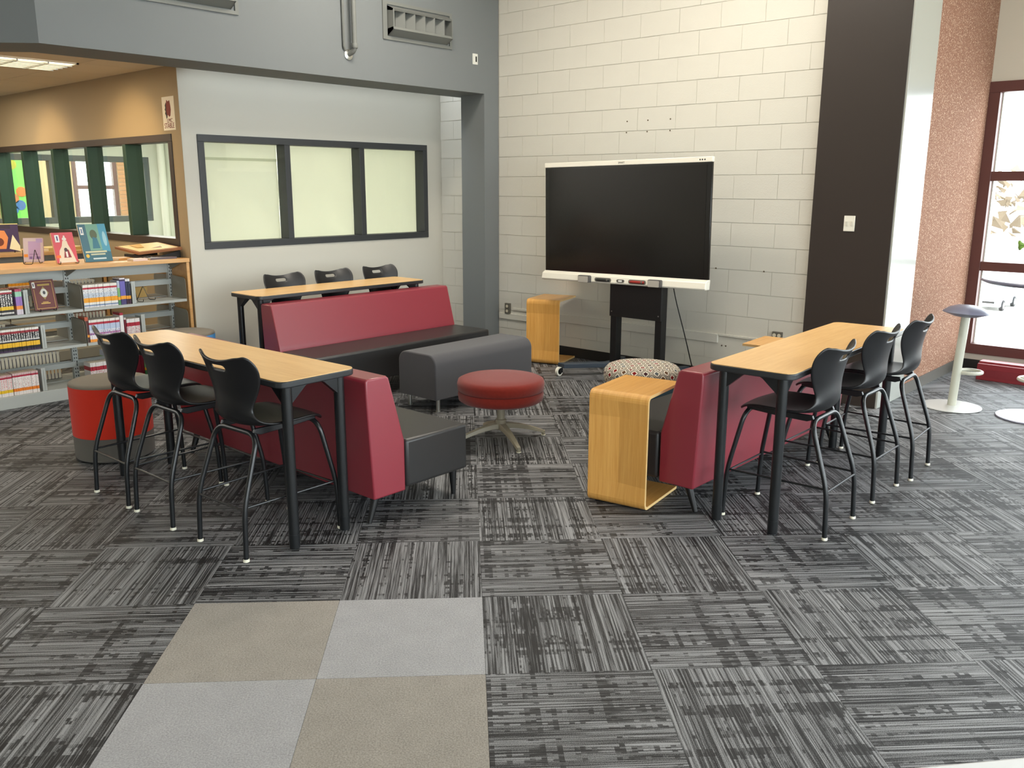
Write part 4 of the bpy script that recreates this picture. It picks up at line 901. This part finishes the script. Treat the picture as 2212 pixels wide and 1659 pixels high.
SP = {
 'bw': spine('spine_black_white', [(0, (30, 28, 30)), (0.06, (200, 196, 190)), (0.13, (26, 24, 26)), (0.22, (232, 190, 40)), (0.36, (28, 26, 28)), (0.86, (160, 40, 54)), (0.93, WHT)], (0.36, 0.84, (236, 232, 226), 0.5)),
 'mul': spine('spine_green_pink', [(0, (200, 190, 200)), (0.2, (236, 140, 60)), (0.34, (150, 110, 180)), (0.7, (150, 200, 170)), (0.9, (170, 60, 90))]),
 'rwb': spine('spine_white_red_blue', [(0, (210, 208, 212)), (0.06, (120, 140, 170)), (0.12, WHT), (0.22, (236, 160, 30)), (0.42, (200, 208, 220)), (0.62, (226, 226, 228)), (0.8, (176, 40, 60)), (0.88, WHT)], (0.42, 0.78, (90, 96, 120), 0.56)),
 'pur': spine('spine_purple_blue', [(0, (70, 60, 110)), (0.2, (236, 160, 40)), (0.33, (104, 96, 176)), (0.88, (60, 40, 80)), (0.95, (226, 220, 226))]),
 'grn': spine('spine_green', [(0, (70, 130, 80)), (0.2, (236, 160, 40)), (0.33, (120, 170, 110)), (0.7, (170, 180, 200))]),
 'nav': spine('spine_navy', [(0, (60, 30, 50)), (0.2, (236, 160, 40)), (0.33, (40, 46, 70)), (0.9, (220, 220, 224))]),
 'blk': spine('spine_black_yellow', [(0, (60, 40, 70)), (0.08, (26, 24, 28)), (0.2, (236, 186, 40)), (0.4, (24, 22, 24)), (0.46, (210, 208, 204)), (0.52, (24, 22, 24)), (0.8, (150, 36, 46)), (0.9, WHT)], (0.52, 0.8, (232, 230, 226), 0.5)),
 'wbl': spine('spine_white_blue', [(0, (236, 150, 50)), (0.12, (232, 226, 230)), (0.32, (190, 120, 160)), (0.4, (226, 228, 234)), (0.52, (186, 198, 222)), (0.78, (176, 40, 60)), (0.88, WHT)], (0.3, 0.5, (110, 100, 160), 0.5)),
 'wht': spine('spine_white', [(0, (220, 216, 214)), (0.1, (236, 140, 50)), (0.2, (232, 228, 226)), (0.9, (170, 40, 60))]),
 'drd': spine('spine_dark_red', [(0, (110, 22, 36)), (0.9, (200, 190, 186))]),
 'wrd': spine('spine_white_red', [(0, (236, 150, 50)), (0.14, (226, 222, 220)), (0.6, (170, 36, 54)), (0.8, (226, 222, 220))], (0.2, 0.8, (170, 40, 60), 0.52)),
 'pnk': spine('spine_white_pink', [(0, (226, 218, 214)), (0.16, (232, 190, 40)), (0.3, (234, 226, 222)), (0.82, (172, 40, 64)), (0.9, (206, 170, 172))], (0.3, 0.8, (216, 150, 150), 0.5)),
 'pno': spine('spine_white_orange', [(0, (226, 218, 214)), (0.16, (230, 128, 36)), (0.3, (238, 232, 228)), (0.82, (172, 40, 64)), (0.9, (214, 184, 184))], (0.3, 0.8, (200, 150, 150), 0.55)),
 'brn': spine('spine_brown', [(0, (70, 34, 30)), (0.2, (230, 150, 40)), (0.3, (84, 36, 34)), (0.85, (190, 90, 60))]),
}
XS = -7.41
def row(key, y0, y1, th, h, z, label, group, d=0.13, x=XS, jit=0.004, lean=0):
    me = book_mesh('book', th * 0.95, h, d, SP[key]); y = y0 + th / 2
    while y + th / 2 <= y1 + 1e-4:
        o = bpy.data.objects.new('book', me); COL.objects.link(o)
        o.location = (x - 0.028 + random.uniform(-jit, jit), y, z + 0.0005); o.rotation_euler = (lean, 0, random.uniform(-.006, .006))
        tag(o, label, 'book', group); y += th
def shelf_unit(label, xf, y_edges, levels, endwood=True):
    t = thing('bookshelf', label, 'bookshelf', (xf, 0, 0)); D = 0.255; xm = -0.30
    y0, y1 = y_edges[0] - 0.03, y_edges[-1] + 0.045
    MB().box(-0.61, y0, 1.062, 0.008, y1, 1.096).build('wood_top', m_shelfwood, t, bevel=0.002)
    if endwood: MB().box(-0.605, y1 - 0.03, 0, 0.0, y1 - 0.002, 1.062).build('end_panel', m_shelfwood, t, bevel=0.002)
    MB().box(xm - 0.01, y_edges[0], 0.955, xm + 0.01, y_edges[-1], 1.06).build('top_rail', m_shelf, t, smooth=False)
    for y in y_edges:
        u = MB(); u.box(xm - 0.02, y - 0.022, 0, xm + 0.02, y + 0.022, 1.06)
        for k in range(32): 
            z = 0.06 + k * 0.031
            u.box(xm + 0.0195, y - 0.012, z, xm + 0.0208, y - 0.005, z + 0.014, 1); u.box(xm + 0.0195, y + 0.005, z, xm + 0.0208, y + 0.012, z + 0.014, 1)
        u.build('upright', [m_shelf, m_dark], t, smooth=False)
        b = MB(); b.prism([(xm + .02, 1.06), (xm + .25, 1.06), (xm + .02, 0.98)], y - 0.002, y + 0.002, 'y'); b.build('top_bracket', m_shelfin, t, smooth=False)
    for i in range(len(y_edges) - 1):
        a, b_ = y_edges[i] + 0.006, y_edges[i + 1] - 0.006
        for lv, z in enumerate(levels):
            for side in (1, -1):
                zz = z
                def X(v): return v if side > 0 else -0.60 - v
                def bx(mb, xa, xb, *r): 
                    xa, xb = sorted((X(xa), X(xb))); mb.box(xa, r[0], r[1], xb, r[2], r[3]); return mb
                if lv == 0: bx(MB(), -0.285, 0.0, a - .006, 0.0, b_ + .006, zz).build('base_shelf', m_shelf, t, bevel=0.002)
                else:
                    bx(bx(MB(), -0.26, -0.012, a, zz - 0.006, b_, zz), -0.012, 0.0, a, zz - 0.022, b_, zz).build('shelf', m_shelf, t, smooth=False)
                bx(MB(), -0.268, -0.262, a, zz + 0.115, b_, zz + 0.16).build('back_stop', m_shelf, t, smooth=False)
                if lv:
                    for ye in (a, b_ - 0.002):
                        pr = [(-0.262, zz), (0.0, zz), (0.0, zz + 0.15), (-0.008, zz + 0.175), (-0.03, zz + 0.19), (-0.262, zz + 0.20)]
                        pr = [(X(p[0]), p[1]) for p in pr]
                        m_ = MB(); m_.prism(pr, ye, ye + 0.002, 'y'); m_.build('side_bracket', m_shelfin, t, smooth=False)
    return t
LV = (0.098, 0.445, 0.735)
shelf_unit('front double-sided library bookshelf with wood top and grey steel shelves', XS, [1.125, 2.04, 2.955, 3.87], LV)
shelf_unit('rear double-sided library bookshelf with wood top seen behind the first', -9.15, [1.125, 2.04, 2.955, 3.87], LV)
z1, z2, z3 = LV[2], LV[1], LV[0]
row('bw', 2.05, 2.455, 0.0185, 0.195, z1, 'black and white volume with yellow band, upper shelf left', 'matching black and white volumes, upper shelf')
row('mul', 2.457, 2.505, 0.016, 0.20, z1, 'multicoloured book at the end of the black and white volumes', 'multicoloured books, upper shelf')
row('rwb', 2.975, 3.257, 0.0141, 0.19, z1, 'slim white volume with red top band and orange label, upper shelf right', 'matching slim white volumes, upper shelf right')
row('grn', 3.259, 3.281, 0.021, 0.205, z1, 'green spined book next to the slim white volumes', 'tall books, upper shelf right')
row('pur', 3.282, 3.332, 0.024, 0.225, z1, 'tall purple spined book on the upper shelf', 'tall purple books, upper shelf right')
row('nav', 3.333, 3.372, 0.0185, 0.215, z1, 'tall navy spined book beside the bookend on the upper shelf', 'tall navy books, upper shelf right')
row('blk', 2.05, 2.605, 0.0172, 0.18, z2, 'black volume with white lettering and yellow label, middle shelf', 'matching black volumes, middle shelf left')
row('brn', 2.962, 2.992, 0.028, 0.215, z2, 'brown hardback at the left end of the middle shelf', 'brown hardbacks, middle shelf')
row('wbl', 2.996, 3.256, 0.0171, 0.185, z2, 'white and pale blue volume with red top band, middle shelf right', 'matching white and blue volumes, middle shelf')
row('wht', 3.258, 3.29, 0.03, 0.22, z2, 'thick white book on the middle shelf beside a dark red one', 'white book, middle shelf')
row('drd', 3.292, 3.308, 0.015, 0.175, z2, 'thin dark red book on the middle shelf', 'dark red book, middle shelf')
row('wrd', 3.31, 3.43, 0.0148, 0.16, z2, 'small white and red volume by the bookend on the middle shelf', 'small white and red volumes, middle shelf')
row('pnk', 2.05, 2.36, 0.0172, 0.17, z3, 'white volume with pink lettering and yellow label, bottom shelf', 'white volumes with yellow labels, bottom shelf')
row('pno', 2.365, 2.57, 0.0172, 0.175, z3, 'white volume with pink lettering and orange label, bottom shelf', 'white volumes with orange labels, bottom shelf')
row('wrd', 2.97, 3.28, 0.0155, 0.17, z3, 'white and red volume on the bottom shelf behind the orange-red drum seat', 'white and red volumes, bottom shelf right')
row('drd', 3.30, 3.43, 0.026, 0.20, z3, 'dark red book on the bottom shelf glimpsed between the stools', 'dark red books, bottom shelf')
row('grn', 3.435, 3.50, 0.021, 0.19, z3, 'green and white book on the bottom shelf glimpsed between the stools', 'green books, bottom shelf')
rb_ = MB(); rb_.box(-0.20, -0.14, 0, 0, 0.14, 0.06); tag(rb_.build('storage_box', mat('box_red', (170, 30, 34), .5), None, (XS - 0.02, 3.66, z3 + 0.001), smooth=False), 'flat red box on the bottom shelf beside the dark red books', 'box')
# rear-face books, fore-edges towards us
for (ya, yb, z, h, key) in ((2.07, 2.9, z1, .16, 'brn'), (3.0, 3.25, z1, .19, 'nav'), (2.1, 2.5, z2, .17, 'drd'), (2.98, 3.3, z2, .2, 'brn'), (2.35, 2.9, z3, .24, 'nav'), (3.3, 3.6, z3, .18, 'grn')):
    me = book_mesh('book', 0.027, h, 0.15, SP[key]); y = ya
    while y < yb:
        o = bpy.data.objects.new('book', me); COL.objects.link(o); o.location = (XS - 0.585, y, z + 0.0005); o.rotation_euler = (0, 0, PI)
        tag(o, {z1: 'upper', z2: 'middle', z3: 'bottom'}[z].join(('', ' shelf rear book with pale fore-edge showing, behind the ')) + ('left' if ya < 2.9 else 'right') + ' volumes', 'book', 'rear-facing books, ' + {z1: 'upper', z2: 'middle', z3: 'bottom'}[z] + (' left' if ya < 2.9 else ' right')); y += 0.029
for (y, z, w_, h_) in ((3.45, z2, 0.30, 0.13), (2.62, z1, 0.0, 0.0), (2.25, z3, 0.34, 0.12), (3.55, z1, 0.28, 0.09)):
    if not w_: continue
    b = MB(); b.box(-0.16, -w_ / 2, 0, 0.0, w_ / 2, h_); b.box(-0.164, -w_ / 2 - .004, h_ - .03, 0.004, w_ / 2 + .004, h_ + .004)
    tag(b.build('storage_box', mat('tan_card', (196, 160, 96), .8), None, (XS - 0.40, y, z + 0.0005), smooth=False), 'tan cardboard box on the rear side of the %s shelf' % {z1: 'upper', z2: 'middle', z3: 'bottom'}[z], 'box')
for k, (z, key) in enumerate(((z1, 'brn'), (z2, 'nav'), (z3, 'drd'), (z1, 'rwb'))):
    me = book_mesh('book', 0.03, 0.2, 0.15, SP[key])
    for q in range(14):
        o = bpy.data.objects.new('book', me); COL.objects.link(o); o.location = (-9.18, (2.1 if k < 3 else 3.0) + q * 0.032, z + 0.0005)
        tag(o, ('brown', 'navy', 'dark red', 'slim white')[k] + ' book on the rear library bookshelf, half hidden behind the front one', 'book', ('brown', 'navy', 'dark red', 'slim white')[k] + ' books on the rear bookshelf')
def bookend(y, z, label, h=0.17):
    b = MB(); b.box(-0.15, -0.001, 0, 0, 0.001, h); b.box(-0.012, -0.016, 0, 0.0, 0.016, h + 0.02); b.box(-0.15, 0, 0, 0, 0.10, 0.0015)
    tag(b.build('bookend', m_shelf, None, (XS - 0.015, y, z + 0.0005), smooth=False), label, 'bookend')
bookend(2.53, z1, 'grey steel bookend right of the black and white volumes'); bookend(3.392, z1, 'grey steel bookend right of the tall navy books')
bookend(2.627, z2, 'grey steel bookend right of the black volumes on the middle shelf'); bookend(3.452, z2, 'grey steel bookend right of the small white and red volumes')
bookend(2.592, z3, 'grey steel bookend on the bottom shelf right of the white volumes')
def easel(label, loc, yaw, w_=0.12, h_=0.12, parent=None):
    r = 0.0028; b = MB()
    for sg in (-1, 1):
        b.tube(rpath([(0.055, sg * w_ / 2, 0.024), (0.055, sg * w_ / 2, 0.003), (-0.005, sg * w_ * .47, 0.003), (-0.045, sg * w_ * .36, h_), (-0.10, sg * w_ * .26, 0.003), (-0.105, 0, 0.003)], 0.014, 4), r, 8)
    o = b.build('book_easel', m_bezel, None, loc, yaw); return tag(o, label, 'easel')
def stand_book(name_l, loc, yaw, w_, h_, col, edge, decos=(), tilt=14, t_=0.022, cat='book'):
    """cover faces local +x; origin bottom centre of the cover"""
    t = thing('book', name_l, cat, loc); t.rotation_euler = Euler((0, -math.radians(tilt), yaw), 'XYZ')
    MB().box(-0.002, -w_ / 2, 0, 0.0, w_ / 2, h_).build('cover', mat('cover_%d_%d_%d' % col, col, 0.35), t, smooth=False)
    MB().box(-t_, -w_ / 2, 0, -t_ + .002, w_ / 2, h_).build('back_cover', mat('cover_%d_%d_%d' % edge, edge, 0.4), t, smooth=False)
    MB().box(-t_ + .002, -w_ / 2 + .003, 0.003, -0.002, w_ / 2 - .004, h_ - .003).build('pages', m_page, t, smooth=False)
    for i, (pts, c) in enumerate(decos):
        pp_ = [(p[0] * w_ / 2, p[1] * h_) for p in pts]
        b = MB(); b.prism(pp_, 0.0, 0.0006 + 0.0002 * i, 'x'); b.build('printed_shape', mat('ink_%d_%d_%d' % c, c, 0.4), t, smooth=False)
    return t
def R4(x0, y0, x1, y1): return [(x0, y0), (x1, y0), (x1, y1), (x0, y1)]
def C(cx, cy, rx, ry, n=14): return [(cx + rx * math.cos(2 * PI * k / n), cy + ry * math.sin(2 * PI * k / n)) for k in range(n)]
ZT = 1.0965
barc = (R4(-0.9, 0.74, -0.66, 0.93), (228, 226, 220)); barc2 = (R4(-0.84, 0.79, -0.74, 0.89), (50, 44, 60))
gold = (206, 166, 84)
# local y is mirrored as seen from the front? cover faces +x, +y is to the right of the viewer
stand_book('dark maroon gilt-framed book displayed on the upper shelf', (XS - 0.075, 2.70, z1 + 0.012), 0, 0.175, 0.245, (96, 34, 32), (60, 20, 24),
   [(R4(-0.82, 0.045, 0.82, 0.06), gold), (R4(-0.82, 0.93, 0.82, 0.945), gold), (R4(0.80, 0.045, 0.83, 0.945), gold), (R4(-0.83, 0.045, -0.80, 0.7), gold), ([(0, 0.34), (0.42, 0.56), (0, 0.78), (-0.42, 0.56)], (150, 130, 70)), (C(0, 0.56, 0.3, 0.145), (206, 204, 196)), (C(0.02, 0.57, 0.12, 0.06), (50, 52, 56)), (R4(-0.4, 0.20, 0.4, 0.235), gold), (R4(-0.25, 0.25, 0.25, 0.27), gold), (R4(-0.45, 0.80, 0.6, 0.86), (170, 140, 60)), barc, barc2])
easel('black wire book easel holding the maroon gilt-framed book', (XS - 0.10, 2.70, z1 + 0.001), 0)
easel('empty black wire book easel on the upper shelf right of the bookend', (XS - 0.13, 3.53, z1 + 0.001), 0.5, 0.17, 0.125)
stand_book('teal blue picture book standing on the front bookshelf top', (-7.60, 3.205, ZT + 0.002), 0.05, 0.235, 0.325, (28, 94, 112), (30, 60, 76),
   [(R4(-0.45, 0.3, 0.42, 1.0), (110, 160, 140)), ([(0.42, 0.3), (1.0, 0.25), (1.0, 1.0), (0.42, 1.0)], (70, 150, 176)), (C(0.0, 0.72, 0.26, 0.13), (78, 92, 66)), ([(-0.25, 0.35), (0.3, 0.35), (0.2, 0.62), (-0.1, 0.66)], (40, 110, 130)), (C(0.75, 0.6, 0.14, 0.2), (150, 196, 206)), (R4(-0.85, 0.24, 0.7, 0.285), (196, 196, 160)), (R4(-0.5, 0.175, 0.55, 0.215), (186, 190, 160)), (R4(-0.4, 0.06, 0.55, 0.1), (190, 206, 206)), (C(-0.75, 0.16, 0.12, 0.05), (220, 180, 60)), (R4(-0.9, 0.72, -0.68, 0.92), (228, 226, 220)), (R4(-0.84, 0.76, -0.74, 0.88), (90, 120, 150))], tilt=17)
stand_book('red and cream storybook on a wire easel on the bookshelf top', (-7.57, 2.935, ZT + 0.012), 0.08, 0.175, 0.25, (206, 74, 86), (226, 150, 90),
   [([(-0.8, 0.0), (0.85, 0.0), (0.6, 0.35), (0.35, 0.6), (0.3, 0.72), (-0.1, 0.72), (-0.25, 0.55), (-0.55, 0.4)], (226, 206, 180)), (C(0.1, 0.78, 0.2, 0.06), (222, 214, 200)), (C(0.12, 0.86, 0.08, 0.04), (222, 214, 200)), ([(-0.25, 0.16), (0.45, 0.16), (0.3, 0.42), (-0.05, 0.45)], (140, 32, 44)), (C(0.05, 0.42, 0.16, 0.07), (70, 40, 44)), (R4(-0.02, 0.18, 0.16, 0.36), (228, 222, 212)), (R4(-0.95, 0.16, -0.55, 0.25), (238, 110, 36)), (R4(-0.75, 0.68, -0.35, 0.92), (228, 226, 224)), (R4(-0.6, 0.73, -0.48, 0.88), (50, 44, 100))])
easel('black wire easel holding the red and cream storybook', (-7.60, 2.935, ZT + 0.001), 0.08, 0.15, 0.14)
stand_book('small lavender book standing on a wire easel, back turned', (-7.84, 2.765, ZT + 0.012), -0.62, 0.15, 0.20, (214, 196, 196), (200, 170, 190),
   [(R4(-0.5, 0.1, 0.75, 0.86), (196, 166, 200)), (R4(0.3, 0.8, 0.95, 0.97), (186, 164, 206)), (R4(-0.95, 0.2, -0.55, 0.32), (240, 150, 60)), (R4(-0.4, 0.3, 0.5, 0.33), (160, 130, 170)), (R4(-0.4, 0.12, -0.1, 0.22), (140, 110, 160)), (R4(0.3, 0.12, 0.7, 0.22), (140, 110, 160))])
e = easel('black wire easel in front of the small lavender book', (-7.81, 2.74, ZT + 0.001), -0.62 + PI, 0.13, 0.12)
stand_book('orange and purple picture book standing on the rear bookshelf top', (-9.25, 3.02, ZT + 0.012), -0.3, 0.26, 0.27, (66, 48, 86), (40, 30, 50),
   [([(-1, 0.1), (0.1, 0.1), (0.3, 0.5), (0.1, 0.75), (-1, 0.8)], (226, 140, 80)), (C(-0.3, 0.35, 0.3, 0.15), (110, 50, 30)), ([(0.3, 0.1), (1, 0.0), (1, 0.2), (0.6, 0.6)], (236, 226, 190)), (R4(-1, 0.82, 0.5, 0.96), (50, 36, 60)), (R4(-1, 0.97, 1, 1.0), (240, 220, 140))])
easel('black wire easel under the orange and purple picture book', (-9.28, 3.02, ZT + 0.001), -0.3, 0.18, 0.12)
# tilted display board with open picture, flat books
bd = thing('display_board', 'tilted wooden board with a pale open picture lying at the right end', 'board', (0, 0, 0))
def slab(p, th, nm, m, par, inset=0.0, lift=0.0):
    P = [Vector(q) for q in p]; c = sum(P, Vector()) / 4; P = [c + (q - c) * (1 - inset) for q in P]; nn = (P[1] - P[0]).cross(P[3] - P[0]).normalized(); nn = nn if nn.z > 0 else -nn
    vs = [q + nn * lift for q in P] + [q + nn * (lift + th) for q in P]; b = MB(); b.add(vs, [(3, 2, 1, 0), (4, 5, 6, 7), (0, 1, 5, 4), (1, 2, 6, 5), (2, 3, 7, 6), (3, 0, 4, 7)])
    o = b.build(nm, m, par, smooth=False); bm = bmesh.new(); bm.from_mesh(o.data); bmesh.ops.recalc_face_normals(bm, faces=bm.faces); bm.to_mesh(o.data); bm.free(); return o
Q = [(-7.68, 3.585, 1.128), (-7.50, 3.905, 1.168), (-7.93, 3.90, 1.196), (-8.18, 3.60, 1.156)]
slab(Q, 0.022, 'board', mat('brown_board', (150, 96, 56), 0.6), bd)
slab(Q, 0.004, 'picture_sheet', mat('picture_cream', (226, 200, 140), 0.6), bd, 0.12, 0.0225)
Q2 = [(-7.74, 3.68, 1.147), (-7.66, 3.80, 1.165), (-7.80, 3.84, 1.176), (-7.93, 3.72, 1.163)]
slab(Q2, 0.002, 'picture_shape', mat('picture_umber', (150, 110, 70), 0.6), bd, 0, 0.0235)
Q3 = [(-7.85, 3.66, 1.156), (-7.80, 3.70, 1.162), (-8.0, 3.76, 1.178), (-8.05, 3.68, 1.170)]
slab(Q3, 0.002, 'picture_shape', mat('picture_gold', (206, 160, 80), 0.6), bd, 0, 0.0235)
wg = MB(); wg.prism([(3.62, ZT), (3.905, ZT), (3.905, 1.16)], -7.56, -7.54, 'x'); wg.prism([(3.62, ZT), (3.905, ZT), (3.905, 1.16)], -8.0, -7.98, 'x'); wg.box(-8.0, 3.60, ZT, -7.54, 3.625, 1.12); wg.build('wedge_support', m_dark, bd, smooth=False)
def flat_book(label, x, y, rz, w_, d_, h_, col, z=ZT):
    t = thing('book', label, 'book', (x, y, z + 0.0005), rz)
    MB().box(-w_ / 2, -d_ / 2, 0, w_ / 2, d_ / 2, 0.002).build('back_cover', mat('cover_%d_%d_%d' % col, col, .4), t, smooth=False)
    MB().box(-w_ / 2 + .003, -d_ / 2 + .003, 0.002, w_ / 2 - .003, d_ / 2 - .003, h_ - .002).build('pages', m_page, t, smooth=False)
    MB().box(-w_ / 2, -d_ / 2, h_ - .002, w_ / 2, d_ / 2, h_).build('front_cover', mat('cover_%d_%d_%d' % col, col, .4), t, smooth=False)
    MB().box(w_ / 2 - .003, -d_ / 2, 0, w_ / 2 + .001, d_ / 2, h_).build('spine', mat('cover_%d_%d_%d' % col, col, .4), t, smooth=False); return t
flat_book('flat dark grey book under the front of the tilted board', -7.52, 3.70, 0.0, 0.14, 0.24, 0.016, (88, 74, 78))
flat_book('flat orange and white book lying beside the teal picture book', -7.47, 3.47, 0.05, 0.11, 0.13, 0.018, (226, 196, 180))
flat_book('flat tan book lying behind the teal picture book', -7.70, 3.40, 0.4, 0.16, 0.13, 0.018, (200, 150, 90))
flat_book('flat cream picture book on the rear bookshelf top', -9.35, 3.55, 0.2, 0.3, 0.4, 0.03, (206, 176, 110))
